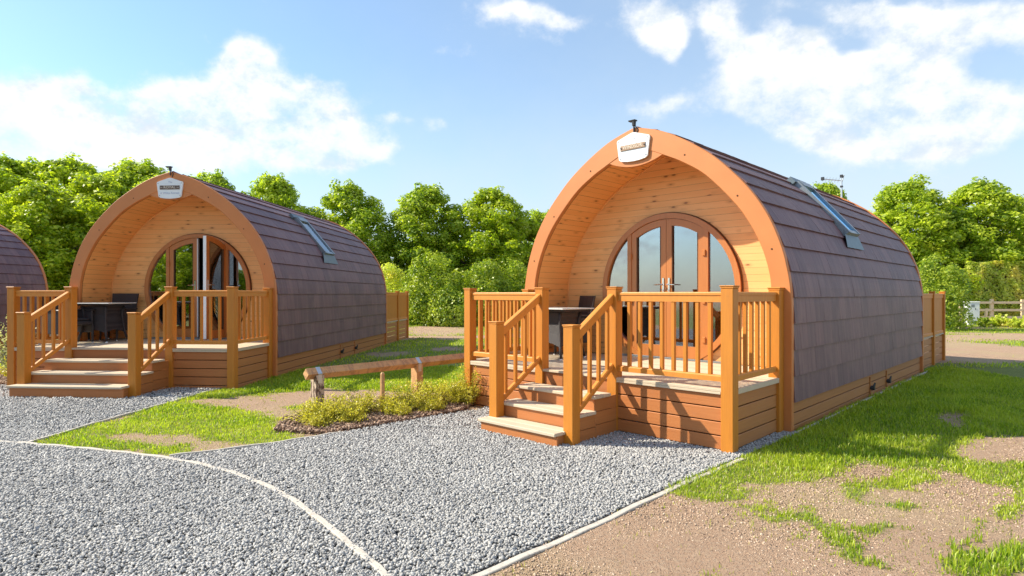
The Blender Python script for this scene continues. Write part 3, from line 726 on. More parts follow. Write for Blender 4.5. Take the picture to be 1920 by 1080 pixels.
def pod_skylight(root, kind, v0=2.86, v1=3.46):
    A = Vector((1.12, 0, 3.345)); B = Vector((1.86, 0, 2.48)); d = (B-A).normalized(); nrm = Vector((-d.z, 0, d.x)); nrm = nrm if nrm.x > 0 else -nrm
    def P(a, v, h): q = A+d*a+nrm*h; return (q.x, v, q.z)
    L = (B-A).length; h0, h1 = -.06, .10; fw = .065
    def slab(b, a0, a1, w0, w1, g0, g1):
        b.add([P(a0, w0, g0), P(a1, w0, g0), P(a1, w1, g0), P(a0, w1, g0), P(a0, w0, g1), P(a1, w0, g1), P(a1, w1, g1), P(a0, w1, g1)],
              [(3, 2, 1, 0), (4, 5, 6, 7), (0, 1, 5, 4), (1, 2, 6, 5), (2, 3, 7, 6), (3, 0, 4, 7)])
    f = MB(); slab(f, 0, L, v0, v0+fw, h0, h1); slab(f, 0, L, v1-fw, v1, h0, h1); slab(f, 0, fw*1.8, v0+fw, v1-fw, h0, h1+.012); slab(f, L-fw, L, v0+fw, v1-fw, h0, h1-.01)
    fo = f.build('skylight', 'alu', root)
    g = MB(); slab(g, fw*1.8, L-fw, v0+fw, v1-fw, h1-.04, h1-.025); g.build('skylight_pane', 'pale_glass' if kind == 'L' else 'roof_glass', fo)
    if kind == 'L':
        g = MB(); slab(g, fw*1.8, L-fw, v0+fw, v1-fw, h1-.060, h1-.052); g.build('skylight_blind', 'white_plastic', fo)
    g = MB(); slab(g, -.12, 0, v0-.06, v1+.06, h1-.14, h1-.03); slab(g, 0, L, v0-.10, v0, -.11, -.015); slab(g, 0, L, v1, v1+.10, -.11, -.015)
    # apron following the shingles below
    PP, s = arc_resample(OUTD, .1)
    sq = float(np.interp(2.54, [p[1] for p in PP], s)); rings = []
    for k in range(5):
        u, z, nx, nz = at_s(PP, s, sq-.07*k); hh = .07-.008*k
        ex = .02+.035*k
        rings.append([(u+nx*hh, v0-ex, z+nz*hh), (u+nx*hh, v1+ex, z+nz*hh)])
    g.loft(rings, closed=False, caps=False)
    g.build('flashing', 'lead', fo)

def arc_pts(r, a0, a1, n): return [(CX+r*math.cos(a), CZ+r*math.sin(a)) for a in np.linspace(a0, a1, n)]
def door_leaf(root, u0, u1, open_deg=0, hinge=None, white=False):
    """leaf between u0..u1, top follows the round frame; returns parts under one door object"""
    r = CR-.085; y0, y1 = DV-.045, DV+.02; zb = FL+.03
    def top(u, rr): return CZ+math.sqrt(max(rr*rr-(u-CX)**2, 0))
    hx_ = hinge if hinge is not None else u0
    M = Matrix.Translation((hx_, DV-.02, 0)) @ Matrix.Rotation(R(open_deg), 4, 'Z')
    def fixup(b): b.v = [tuple(Vector((x-hx_, y-(DV-.02), z))) for x, y, z in b.v]; return b
    us = np.linspace(u0, u1, 13); sw = .088
    b = MB()
    gi0, gi1 = u0+sw, u1-sw; gr = r-.10
    # stiles
    for a, c in ((u0, gi0), (gi1, u1)):
        q = np.linspace(a, c, 4); poly = [(a, zb), (c, zb)]+[(x_, top(x_, r)) for x_ in q[::-1]]
        b.prism_y(poly, y0, y1)
    q = np.linspace(gi0, gi1, 9)
    b.prism_y([(x_, top(x_, gr)) for x_ in q]+[(x_, top(x_, r)) for x_ in q[::-1]], y0+.001, y1-.001)
    b.prism_y([(gi0, zb), (gi1, zb), (gi1, FL+.20), (gi0, FL+.20)], y0+.001, y1-.001)
    d = fixup(b).build('door', 'door_wood', root); d.matrix_local = M
    g = MB(); g.prism_y([(gi0-.005, FL+.19), (gi1+.005, FL+.19)]+[(x_, top(x_, gr)+.006) for x_ in np.linspace(gi1+.005, gi0-.005, 9)], DV-.018, DV-.010)
    fixup(g).build('door_pane', 'door_glass', d)
    # glazing bead
    y2 = y0-.004
    for a, c in ((gi0, gi0+.010), (gi1-.010, gi1)): fixup(MB().prism_y([(a, FL+.20), (c, FL+.20), (c, top(c, gr)), (a, top(a, gr))], y2, y0+.03)).build('glazing_bead', 'gap', d)
    inner = (u1 if hx_ == u0 else u0); sgn = -1 if inner == u1 else 1; hu = inner+sgn*.044
    h = MB(); h.box(hu-.016, hu+.016, y0-.014, y0-.0005, 1.60, 1.84, .004); h.tube([(hu, y0-.01, 1.74), (hu, y0-.055, 1.74), (hu+sgn*.03, y0-.06, 1.74), (hu+sgn*.12, y0-.058, 1.735)], [.010, .010, .009, .008], 8)
    h.tube([(hu, y0-.012, 1.655), (hu, y0-.026, 1.655)], .012, 8)
    fixup(h).build('handle', 'chrome', d)
    ho = hx_+(-.015 if hx_ == u1 else .015)*-1
    for z in (2.18, 1.5, .95): fixup(MB().box(ho-.024, ho+.024, y0-.035, y0+.005, z-.045, z+.045, .008)).build('hinge', 'door_wood', d)
    if white:
        wb = MB(); io = .016 if inner == u1 else -.016
        wb.box(min(inner, inner+io), max(inner, inner+io), y0-.004, y0+.030, zb+.01, top(inner, r)-.012)
        wb.box(inner-.004 if inner == u1 else inner-.006, inner+.006 if inner == u1 else inner+.004, y0+.012, y1-.002, zb+.01, top(inner, r)-.01)
        for a, c in ((u0, gi0-.012), (gi1+.012, u1)):
            wb.prism_y([(a, zb), (c, zb), (c, top(c, r)-.01), (a, top(a, r)-.01)], y1+.0005, y1+.008)
        fixup(wb).build('white_edge', 'white_plastic', d)
    return d
def pod_doors(root, opened):
    a0 = math.asin((FL-CZ)/CR); n = 72
    O = arc_pts(CR, a0, math.pi-a0, n); I = arc_pts(CR-.08, math.asin((FL-CZ)/(CR-.08)), math.pi-math.asin((FL-CZ)/(CR-.08)), n)
    ring = [[(o[0], DV-.065, o[1]), (i[0], DV-.065, i[1]), (i[0], DV+.05, i[1]), (o[0], DV+.05, o[1])] for o, i in zip(O, I)]
    fr = MB().loft(ring); 
    for u in (-.60, .655):   # mullions between the doors and the side lights
        zt = CZ+math.sqrt((CR-.06)**2-(u-CX)**2); fr.box(u-.034, u+.034, DV-.058, DV+.045, FL, zt)
    f = fr.build('door_frame', 'door_wood', root)
    O2 = arc_pts(CR+.014, a0, math.pi-a0, n)
    MB().loft([[(o[0], DV-.035, o[1]), (i[0], DV-.035, i[1]), (i[0], DV-.001, i[1]), (o[0], DV-.001, o[1])] for o, i in zip(O2, O)]).build('frame_trim', 'gap', f)
    for sg, um in ((-1, -.634), (1, .689)):
        r = CR-.085; zs = np.linspace(FL+.03, CZ+math.sqrt(r*r-(um-CX)**2)-.005, 26)
        poly = [(um, zs[0])]+[(CX+sg*math.sqrt(max(r*r-(z-CZ)**2, 0)), z) for z in zs]
        p = MB().prism_y(poly if sg > 0 else poly, DV-.02, DV-.012); p.build('side_pane', 'door_glass', root)
    door_leaf(root, -.565, .027, 0, -.565, opened)
    door_leaf(root, .033, .62, 82 if opened else 0, .62, opened)
    MB().box(-1.0, 1.06, DV-.09, DV-.0655, FL+.001, FL+.03, .004).build('threshold', 'alu', root)
    if opened:
        b = MB()
        for i in range(7):
            x0 = .36+.035*i; b.tube([(x0, DV+.12+.015*(i % 2), FL+.02), (x0, DV+.12+.015*(i % 2), 2.5-.03*i)], .02, 8)
        b.build('curtain', 'banner', root)

def textmesh(name, body, size, loc, m, parent, roty=0., ext=.0015, sx_=1.):
    cu = bpy.data.curves.new(name, 'FONT'); cu.body = body; cu.size = size; cu.extrude = ext; cu.align_x = 'CENTER'; cu.align_y = 'CENTER'; cu.resolution_u = 3
    to = bpy.data.objects.new(name, cu); dg_ = bpy.context.evaluated_depsgraph_get()
    col.objects.link(to); bpy.context.view_layer.update(); dg_ = bpy.context.evaluated_depsgraph_get()
    me = bpy.data.meshes.new_from_object(to.evaluated_get(dg_)); bpy.data.objects.remove(to); bpy.data.curves.remove(cu)
    me.transform(Matrix.Translation(loc) @ Matrix.Rotation(roty, 4, 'Y') @ Matrix.Rotation(math.pi/2, 4, 'X') @ Matrix.Diagonal((sx_, 1, 1, 1)))
    me.materials.clear(); me.materials.append(MATS[m]); return obj(name, me, parent)
def pod_sign(root, kind):
    C0 = (0, 3.60) if kind == 'L' else (-.01, 3.65)
    poly = [(-.235, -.165), (-.20, -.19), (-.1, -.205), (0, -.21), (.1, -.205), (.20, -.19), (.235, -.165), (.272, .085), (.262, .112), (.03, .185), (0, .19), (-.03, .185), (-.262, .112), (-.272, .085)]
    q = [(C0[0]+x*.97, C0[1]+z) for x, z in poly]
    s = MB().prism_y(q, -.062, -.036).build('sign_plate', 'white_plastic', root)
    cx, cz = C0
    if kind == 'L':
        MB().box(cx-.20, cx+.20, -.070, -.0625, cz-.035, cz+.042, .003).build('sign_banner', 'banner_dark', s)
        textmesh('sign_lettering', '~ ROYAL ~', .068, (cx, -.0715, cz+.003), 'letter', s, 0, .001, 1.12)
        textmesh('sign_lettering', 'The', .055, (cx+.01, -.0632, cz+.105), 'letter_blue', s, 0, .001)
        textmesh('sign_lettering', 'A White Retreat', .056, (cx, -.0632, cz-.105), 'letter_blue', s, 0, .001)
    else:
        b = MB().box(-.20, .20, -.012, -.0, -.036, .036, .003); b.v = [(x*math.cos(.0)+cx, y-.0625, z+cz-.01) for x, y, z in b.v]
        b.build('sign_banner', 'banner', s)
        textmesh('sign_lettering', 'WINDSOR', .066, (cx, -.0762, cz-.010), 'letter', s, 0, .001, 1.0)
        textmesh('sign_lettering', 'The', .045, (cx, -.0632, cz+.10), 'letter_blue', s, 0, .0006)
        b = MB()
        for x in (-.185, .185): MB().tube([(cx+x, -.075, cz-.01), (cx+x, -.084, cz-.01)], .010, 8).build('banner_bolt', 'black_plastic', s)
    b = MB()
    for x, z in ((-.235, .085), (.235, .085), (-.205, -.15), (.205, -.15)): MB().tube([(cx+x, -.06, cz+z), (cx+x, -.068, cz+z)], .008, 8).build('sign_screw', 'alu', s)
    # little lamp on a stalk above the sign
    b = MB(); b.tube([(0, -.05, 3.84), (0, -.05, 3.94)], .012, 8); b.tube([(-.0, -.05, 3.93), (-.0, -.05, 3.99)], [.026, .03], 10)
    b.add([(-.07, -.08, 3.992), (.035, -.08, 3.992), (.035, -.02, 3.992), (-.07, -.02, 3.992), (-.075, -.085, 4.008), (.035, -.085, 4.008), (.035, -.02, 4.008), (-.075, -.02, 4.008)], [(3, 2, 1, 0), (4, 5, 6, 7), (0, 1, 5, 4), (1, 2, 6, 5), (2, 3, 7, 6), (3, 0, 4, 7)])
    b.tube([(.03, -.04, 3.80), (.055, -.04, 3.87), (.02, -.05, 3.93)], .008, 6)
    b.build('sign_lamp', 'black_plastic', root)

def make_pod(P, z0, kind, label, group):
    root = empty('camping_pod', (P[0], P[1], z0), -P[2], label, 'camping pod', group)
    pod_walls(root); pod_roof(root); pod_skylight(root, kind)
    pod_doors(root, kind == 'L')
    if kind in 'LR': pod_sign(root, kind)
    if kind == 'R':
        b = MB(); X, Yv = .60, 7.38
        b.tube([(X, Yv, 3.5), (X, Yv, 4.20)], .018, 8); b.tube([(X, Yv, 4.10), (X-.33, Yv-.15, 4.16)], .010, 6)
        b.tube([(X, Yv, 4.05), (X+.05, Yv, 4.22)], .012, 6)
        for k in range(7):
            t_ = k/6; c = Vector((X-.33*t_, Yv-.15*t_, 4.10+.06*t_)); b.tube([c+Vector((-.02, 0, -.05)), c+Vector((.02, 0, .05))], .004, 5)
        b.build('tv_aerial', 'galv', root)
        for q_ in ((X-.03, X+.03, Yv-.03, Yv+.03, 4.17, 4.23), (X-.025, X+.025, Yv-.03, Yv+.03, 3.95, 3.99), (X-.37, X-.31, Yv-.19, Yv-.13, 4.13, 4.20)): MB().box(*q_, .004).build('aerial_clamp', 'black_plastic', root)
    return root
podR = make_pod(PODS[0], 0., 'R', 'nearest barrel pod with closed round-top doors and a bright orange arch', 'arched camping pods')
podL = make_pod(PODS[1], .04, 'L', 'middle barrel pod with one glass door standing open', 'arched camping pods')
podF = make_pod(PODS[2], .04, 'X', 'far left barrel pod showing only the rear of its shingled roof', 'arched camping pods')

# ------------------------------------------------------------------ verandas
HR = [(-.034, -.034), (-.034, -.012), (-.030, -.003), (-.018, .0), (.018, .0), (.030, -.003), (.034, -.012), (.034, -.034), (.026, -.036), (.026, -.105), (-.026, -.105), (-.026, -.036)]
BR = [(-.030, -.064), (-.030, -.014), (-.017, .0), (.017, .0), (.030, -.014), (.030, -.064)]
def railing(root, A, B, za, zb, la, lb, n, w_=.040, panel=False):
    """railing from A to B (x, y); handrail top heights za, zb; bottom rail top heights la, lb"""
    r = MB().bar((*A, za), (*B, zb), HR).build('railing', 'rail_wood', root)
    MB().bar((*A, la), (*B, lb), BR).build('bottom_rail', 'rail_wood', r)
    A = Vector(A); B = Vector(B); d = (B-A); L = d.length; h = d.normalized(); sd = Vector((h.y, -h.x))
    if panel:
        q = MB(); m0 = Vector((*A, 0)); k = int(L/.11)
        for i in range(k):
            t0, t1 = i/k, (i+1)/k-.004/L; P0 = A+d*t0; P1 = A+d*t1; hw = .011
            vs = []
            for z0, z1, z2, z3 in ((la, lb, za, zb),):
                for (P, zl, zh) in ((P0, la-.01, za-.10), (P1, lb-.01, zb-.10)):
                    for s_ in (-hw, hw): vs += [(P.x+sd.x*s_, P.y+sd.y*s_, zl), (P.x+sd.x*s_, P.y+sd.y*s_, zh)]
            q.add(vs, [(0, 1, 3, 2), (4, 6, 7, 5), (0, 4, 5, 1), (2, 3, 7, 6), (1, 5, 7, 3), (0, 2, 6, 4)])
        q.build('infill_panel', 'post_wood', r); return r
    for i in range(n):
        t_ = (i+.5)/n if n < 5 else (i+1)/(n+1); c = A+d*t_; zt = za+(zb-za)*t_-.103; zl = la+(lb-la)*t_-.004
        q = MB(); hw = w_/2; sl_t = (zb-za)/L*hw; ch = .004
        ring = []
        P_ = [(-hw+ch, -hw), (hw-ch, -hw), (hw, -hw+ch), (hw, hw-ch), (hw-ch, hw), (-hw+ch, hw), (-hw, hw-ch), (-hw, -hw+ch)]
        for zz, sl_ in ((zl, (lb-la)/L), (zt, (zb-za)/L)):
            ring.append([(c.x+h.x*a+sd.x*e, c.y+h.y*a+sd.y*e, zz+sl_*a) for a, e in P_])
        q.loft(ring).build('baluster', 'post_wood', r)
    return r
def vpost(root, x, y, z0, z1, w_=.130):
    h = w_/2; p = MB().box(x-h, x+h, y-h, y+h, z0, z1-.03, .006).build('post', 'post_wood', root)
    c = MB(); e = h+.004; g = h-.018
    c.box(x-e, x+e, y-e, y+e, z1-.0295, z1-.012, .004); c.box(x-g-.03, x+g+.03, y-g-.03, y+g+.03, z1-.0118, z1, .006)
    c.build('post_cap', 'rail_wood', p); return p
def skirt(b, x0, x1, y0, y1, ztop, zbot=-.07, bh=.142):
    z = ztop
    while z > zbot:
        b.box(x0, x1, y0, y1, max(z-bh+.011, zbot), z, .005); z -= bh
def veranda(P, z0, su, nu, wd, nl, nr, ns, label, group):
    """su: stair post centres (u), nu: newel centres (u)"""
    root = empty('veranda', (P[0], P[1], z0), -P[2], label, 'veranda', group)
    V0 = -1.41; pw = .130; vc = V0+pw/2; uo = wd-pw/2; top = 1.685; rt = 1.622; rb = .775; vr = -.105
    # floor boards
    b = MB(); v = V0+.005; k = 0
    while v < DV-.07:
        v1 = min(v+.135, DV-.07); hw = wd-.045 if v < -.04 else 1.85
        if v < -.04 and v1 > -.06: v1 = -.038
        b.box(-hw, hw, v, v1-.005, FL-.030, FL, .004); v = v1+.0005
    b.build('deck_boards', 'decking', root)
    MB().box(su[1]+pw/2+.002, uo-pw/2-.002, V0+.004, V0+.05, FL-.055, FL-.031, .003).build('deck_edge', 'decking', root); MB().box(-uo+pw/2+.002, su[0]-pw/2-.002, V0+.004, V0+.05, FL-.055, FL-.031, .003).build('deck_edge', 'decking', root)
    for sg in (-1, 1):
        x0, x1 = sorted((sg*(wd-.05), sg*(wd-.004))); MB().box(x0, x1, vc+pw/2+.002, vr-pw/2-.002, FL-.052, FL+.002, .003).build('deck_edge', 'decking', root)
    for xa, xb in ((su[1]-.02, wd-.045), (-wd+.045, su[0]+.02)):
        b = MB(); skirt(b, xa, xb, V0+.035, V0+.06, FL-.058); b.build('front_skirting', 'skirt_x', root)
    for sg in (-1, 1):
        b = MB(); x0, x1 = sorted((sg*(wd-.036), sg*(wd-.06))); skirt(b, x0, x1, V0+.062, vr+.05, FL-.055)
        b.build('side_skirting', 'skirt_y', root)
    for x in (-uo, su[0], su[1], uo): vpost(root, x, vc, -.07, top)
    for x in (-uo, uo): vpost(root, x, vr, -.07, top-.01)
    e = pw/2
    railing(root, (-uo+e, vc), (su[0]-e, vc), rt, rt, rb, rb, nl); railing(root, (su[1]+e, vc), (uo-e, vc), rt, rt, rb, rb, nr)
    for sg in (-1, 1): railing(root, (sg*uo, vc+e), (sg*uo, vr-e), rt, rt, rb, rb, ns)
    # stairs
    vn_ = -2.20
    for k in (0, 1):
        vpost(root, nu[k], vn_, -.07 if nu[k] > 0 else .12, 1.275)
        railing(root, (nu[k], vn_+e), (su[k], vc-e), 1.195, rt-.02, .365, .80, 4)
    for i, (vf, zt) in enumerate(((-2.44, .150), (-2.14, .315), (-1.86, .480))):
        u0, u1 = nu[0]-.02, nu[1]+(.0 if i == 0 else .055)
        if i == 0: u1 = nu[1]-pw/2+.03; u0 = nu[0]-.075
        s_ = MB(); ve = vf+.31
        s_.box(u0, u1, vf, vf+.150, zt-.036, zt, .006); s_.box(u0, u1, vf+.156, ve, zt-.036, zt, .006)
        t_ = s_.build('stair_tread', 'decking', root)
        r_ = MB(); r_.box(u0+.03, u1-(.03 if i else -.01), vf+.028, vf+.052, (-.07 if i == 0 else zt-.170), zt-.0365, .003); r_.build('riser', 'skirt_x', t_)
        if i == 0:
            for xa, xb in ((u0+.03, u0+.055), (u1-.045, u1-.02)): MB().box(xa, xb, vf+.0525, -2.19, -.07, zt-.0365, .003).build('tread_side', 'skirt_y', t_)
    for k, x in ((0, nu[0]+.012), (1, nu[1]+.012)):
        b = MB(); sg = -1 if k == 0 else 1
        for i, (vf, zt) in enumerate(((-2.44, .150), (-2.14, .315), (-1.86, .480))):
            z = zt-.038
            a = vf+.056
            if i == 0: a = vn_+pw/2+.0005
            while z > -.07: b.box(x-.012, x+.012, a, (-2.14+.054 if i == 0 else -1.86+.054 if i == 1 else V0+.03), max(z-.14, -.07), z, .003); z -= .146
        b.build('stair_side', 'skirt_y', root)
    MB().box(nu[0]+.03, nu[1], V0+.036, V0+.06, .44, FL-.031, .003).build('top_riser', 'skirt_x', root)
    return root
verR = veranda(PODS[0], 0., (-.56, .56), (-.53, .60), 2.005, 8, 8, 6, 'nearest timber veranda with four steps and a shadowed railing on grey gravel', 'timber verandas')
verL = veranda(PODS[1], .04, (-.915, .88), (-.97, .86), 2.03, 6, 5, 6, 'timber veranda with wide four-step stairs before the open-door pod', 'timber verandas')
def rear_deck(P, z0, label):
    root = empty('rear_deck', (P[0]+7.5*math.sin(P[2]), P[1]+7.5*math.cos(P[2]), z0), -P[2], label, 'deck', 'rear decks behind the pods')
    for v in (.0, 1.62, 2.95):
        for x in (-1.98, 1.98): vpost(root, x, v, -.12, 1.66, .11)
    for x in (-1.98, 1.98):
        for a, b_ in ((.055, 1.565), (1.675, 2.895)): railing(root, (x, a), (x, b_), 1.61, 1.61, .74, .74, 0, panel=True)
    railing(root, (-1.925, 2.95), (1.925, 2.95), 1.61, 1.61, .74, .74, 0, panel=True)
    b = MB()
    for i in range(21): b.box(-1.97, 1.97, .0+.14*i, .134+.14*i, .61, .64, .003)
    b.build('deck_boards', 'decking', root)
    for x in (-1.985, 1.985):
        for a, c in ((.06, 1.56), (1.68, 2.89)): MB().box(x-.03, x+.03, a, c, .641, .668, .003).build('deck_edge', 'decking', root)
        b = MB(); skirt(b, x-.01*(1 if x > 0 else -1)-.012, x-.01*(1 if x > 0 else -1)+.012, .06, 2.9, .605, -.1); b.build('side_skirting', 'skirt_y', root)
rear_deck(PODS[0], 0., 'orange panelled rear deck right of the nearest pod')
rear_deck(PODS[1], .04, 'brown panelled rear deck behind the open-door pod')

# ------------------------------------------------------------------ veranda furniture
def wp(P, u, v): return (P[0]+u*math.cos(P[2])+v*math.sin(P[2]), P[1]-u*math.sin(P[2])+v*math.cos(P[2]))
def armchair(P, z0, u, v, rot, label):
    x, y = wp(P, u, v); root = empty('rattan_armchair', (x, y, z0+FL), -P[2]+rot, label, 'armchair', 'dark rattan armchairs on the verandas')
    b = MB(); W = .29; rings = []
    for t_ in np.linspace(0, 1, 7):
        z = .40+.53*t_; y_ = .24+.09*t_; cw = W-.012*math.sin(t_*3.1); th = .03
        rings.append([(-cw, y_, z), (-cw*.5, y_+.02, z), (0, y_+.026, z), (cw*.5, y_+.02, z), (cw, y_, z), (cw, y_+th, z), (0, y_+th+.026, z), (-cw, y_+th, z)])
    b.loft(rings).build('backrest', 'rattan', root)
    MB().box(-.28, .28, -.27, .27, .34, .42, .02).build('seat', 'rattan', root)
    MB().box(-.25, .25, -.25, .22, .421, .47, .02).build('cushion', 'black_plastic', root)
    for sg in (-1, 1):
        a, c = sorted((sg*.28, sg*.335)); b = MB(); b.box(a, c, -.28, .27, .60, .635, .01); b.box(a+.01, c-.01, -.25, .25, .20, .599, .008); b.build('armrest', 'rattan', root)
        for yy in (-.25, .25):
            a2 = sg*.305; l = MB().tube([(a2, yy, .02), (a2, yy, .34)], [.018, .024], 8).build('leg', 'rattan', root); MB().tube([(a2, yy, 0.001), (a2, yy, .022)], .019, 8).build('foot_cap', 'white_plastic', l)
    return root
def table(P, z0, u, v, label):
    x, y = wp(P, u, v); root = empty('rattan_table', (x, y, z0+FL), -P[2], label, 'table', 'glass topped tables on the verandas')
    MB().box(-.40, .40, -.38, .38, .735, .752, .006).build('table_top', 'table_glass', root)
    b = MB(); b.box(-.36, .36, -.31, .31, .70, .734, .01); b.build('table_rim', 'rattan', root)
    for sx2 in (-1, 1):
        for sy2 in (-1, 1):
            pts = [(sx2*.24, sy2*.24, .69), (sx2*.215, sy2*.215, .55), (sx2*.225, sy2*.225, .38), (sx2*.25, sy2*.25, .18), (sx2*.29, sy2*.28, .02)]
            l = MB().tube(pts, [.024, .022, .021, .021, .02], 8).build('leg', 'rattan', root, True); MB().tube([(sx2*.295, sy2*.283, .001), (sx2*.29, sy2*.28, .022)], .021, 8).build('foot_cap', 'white_plastic', l)
    def hw(z): return float(np.interp(z, [.02, .18, .38, .55, .69], [.29, .25, .215, .205, .24]))
    for ax in (0, 1):
        for sg in (-1, 1):
            rings = []
            for i in range(9):
                t_ = i/8*2-1; zlo = .20-.07*abs(t_)**2+.04; col_ = []
                for z in np.linspace(zlo, .69, 7):
                    a = hw(z)*t_; c = sg*(hw(z)-.004); col_.append((a, c, z) if ax == 0 else (c, a, z))
                rings.append(col_)
            MB().loft(rings, closed=False, caps=False).build('woven_panel', 'rattan', root)
    return root
armchair(PODS[1], .04, -1.48, .36, R(-3), 'dark rattan armchair behind the table on the open-door pod veranda')
armchair(PODS[1], .04, -1.62, -.62, R(78), 'dark rattan armchair mostly hidden beside the stair post of the open-door pod')
table(PODS[1], .04, -1.30, -.12, 'glass topped dark rattan table on the open-door pod veranda')
armchair(PODS[0], 0., -1.48, .34, R(-30), 'dark rattan armchair behind the table on the nearest veranda')
table(PODS[0], 0., -1.22, -.22, 'glass topped dark rattan table on the nearest veranda')

# ------------------------------------------------------------------ knee rail
A = Vector((-2.62, 8.10)); dr = Vector((.68, .733)).normalized(); ang = math.atan2(dr.y, dr.x)
kr = empty('knee_rail_fence', (A.x, A.y, 0), ang, 'low rustic timber knee rail with square posts and metal straps above the golden shrubs', 'knee rail')
kc = .535
b = MB(); hw = .078; rr = random.Random(3)
def diamond(x, k=1.): return [(x, -hw*k, kc), (x, 0, kc+hw*k), (x, hw*k, kc), (x, 0, kc-hw*k)]
ring = [[(-.17, q[1], q[2]) for q in diamond(0, .93)]]
for x_ in np.arange(-.155, 5.0, .2): ring.append([(p[0], p[1]+rr.uniform(-.0015, .0015), p[2]+rr.uniform(-.0015, .0015)) for p in diamond(x_)])
b.loft(ring).build('rail', 'log', kr)
for i, x_ in enumerate((0., 1.685, 3.37, 4.9)):
    b = MB(); w2 = .072
    poly = [(-w2, -.05), (w2, -.05), (w2, kc-.02), (0, kc-hw-.002), (-w2, kc-.02)]
    b.loft([[(x_-.06, y, z) for y, z in poly], [(x_+.06, y, z) for y, z in poly]])
    p = b.build('post', 'post_bark' if i == 0 else 'log', kr)
    e = .004; b = MB(); prof = [(-w2-.003, kc-.13), (-w2-.003, kc-.018), (-hw-e, kc), (0, kc+hw+e), (hw+e, kc), (w2+.003, kc-.018), (w2+.003, kc-.13)]
    inn = [(-w2-.0005, kc-.13), (-w2-.0005, kc-.017), (-hw-.001, kc), (0, kc+hw+.001), (hw+.001, kc), (w2+.0005, kc-.017), (w2+.0005, kc-.13)]
    b.loft([[(x_-.03, y, z) for y, z in prof+inn[::-1]], [(x_+.03, y, z) for y, z in prof+inn[::-1]]]); b.build('strap', 'galv', p)
pg = empty('wooden_stake', (-1.735, 8.05, 0), .2, 'short brown wooden stake standing among the golden shrubs', 'stake')
MB().tube([(0, 0, -.1), (0, 0, .53), (.004, 0, .55)], [.033, .030, .018], 7).build('shaft', 'log', pg)

# ------------------------------------------------------------------ plants
def leaf_quads(c, nrm, size, asp=.62):
    """folded leaf quads centred on c (n,3) facing nrm"""
    n = len(c); nrm = nrm/np.linalg.norm(nrm, axis=1, keepdims=True); r = rng.normal(size=(n, 3)); a = np.cross(nrm, r); a /= np.linalg.norm(a, axis=1, keepdims=True); b_ = np.cross(nrm, a)
    s = size*rng.uniform(.6, 1.3, (n, 1)); V = np.stack([c-a*s*.5, c+b_*s*asp*.5-nrm*s*.06, c+a*s*.5, c-b_*s*asp*.5-nrm*s*.06], 1)
    return V.reshape(-1, 3), (np.array([[0, 1, 2, 3]])+4*np.arange(n)[:, None])
def shell_leaves(blobs, per, size, m, name, thick=.35, up=.35, zmin=None):
    cs = []; ns = []
    for x, y, z, r, rz in blobs:
        k = int(per*r*r); d = rng.normal(size=(k, 3)); d /= np.linalg.norm(d, axis=1, keepdims=True)
        rad = r*(1-thick*rng.random(k)**1.6)*(1+.16*np.sin(d[:, 0]*7+x*3)*np.sin(d[:, 1]*6+y)*np.sin(d[:, 2]*7+z)); p = d*rad[:, None]; p[:, 2] *= rz/r
        cs.append(p+np.array([x, y, z])); ns.append(d+rng.normal(0, .5, (k, 3))+np.array([0, 0, up]))
    c = np.concatenate(cs); nn_ = np.concatenate(ns)
    if zmin is not None: k = c[:, 2] > zmin; c, nn_ = c[k], nn_[k]
    V, f = leaf_quads(c, nn_, size); return npmesh(name, V, f, m, 4)
def tree_blobs(h, r, seed, base=.12):
    """clumps of foliage filling an egg-shaped crown with an uneven top"""
    q = random.Random(seed); B = []
    n = int(210*(r/2.6)**1.5)
    for i in range(n):
        t_ = q.random()**.8; z = h*(base+(1-base)*t_*.94)
        env = r*(.80+.20*min(1, t_/.25))*max(0., 1-t_**1.9)**.62+.12
        a = q.uniform(0, 2*math.pi); rr_ = env*q.uniform(.35, 1.0)**.8
        cr = q.uniform(.30, .62)*(1-.30*t_)*(h/7.5)
        B.append((rr_*math.cos(a), rr_*math.sin(a), z, cr, cr*q.uniform(.7, .95)))
    for i in range(9):
        z = h*(.2+.07*i); B.append((0, 0, z, r*.62*max(.2, 1-(i/8)**1.6)+.15, r*.5*max(.25, 1-(i/8)**1.6)))
    for i in range(6):
        a = q.uniform(0, 6.28); B.append((.3*r*math.cos(a)*q.random(), .3*r*math.sin(a)*q.random(), h*q.uniform(.90, .98), .28, .34))
    return B
def trunk_mesh(h, r, seed):
    q = random.Random(seed); b = MB(); top = h*.86
    b.tube([(0, 0, -.2), (.03, 0, h*.15), (-.05, .04, h*.4), (.04, -.02, h*.65), (0, 0, top)], [.2, .16, .12, .07, .02], 9)
    for i in range(11):
        z = h*(.18+.055*i); a = i*2.4; L = r*(.85-.04*i)
        b.tube([(0, 0, z), (math.cos(a)*L*.5, math.sin(a)*L*.5, z+L*.28), (math.cos(a)*L, math.sin(a)*L, z+L*.62)], [.07, .045, .012], 6)
    return b
TREES = {}
def tree_kind(k, h, r, seed, leaf, per, size):
    me = shell_leaves(tree_blobs(h, r, seed), per, size, leaf, 'crown', .55, .45)
    o = trunk_mesh(h, r, seed).build('trunk', 'trunk'); TREES[k] = (me, o.data); bpy.data.objects.remove(o)
tree_kind('a', 7.6, 2.9, 1, 'leaf_tree', 900, .155)
tree_kind('b', 7.6, 2.8, 2, 'leaf_tree', 900, .155)
tree_kind('c', 7.6, 3.0, 5, 'leaf_lime', 900, .155)
def tree(kind, x, y, s, rz, label, group, sr=1.):
    me, tm = TREES[kind]; root = empty('broadleaf_tree', (x, y, 0), rz, label, 'tree', group); root.scale = (s*sr, s*sr, s)
    obj('trunk', tm, root); obj('crown', me, root)
def at(px, d): return ((px-960)/F*d, d)
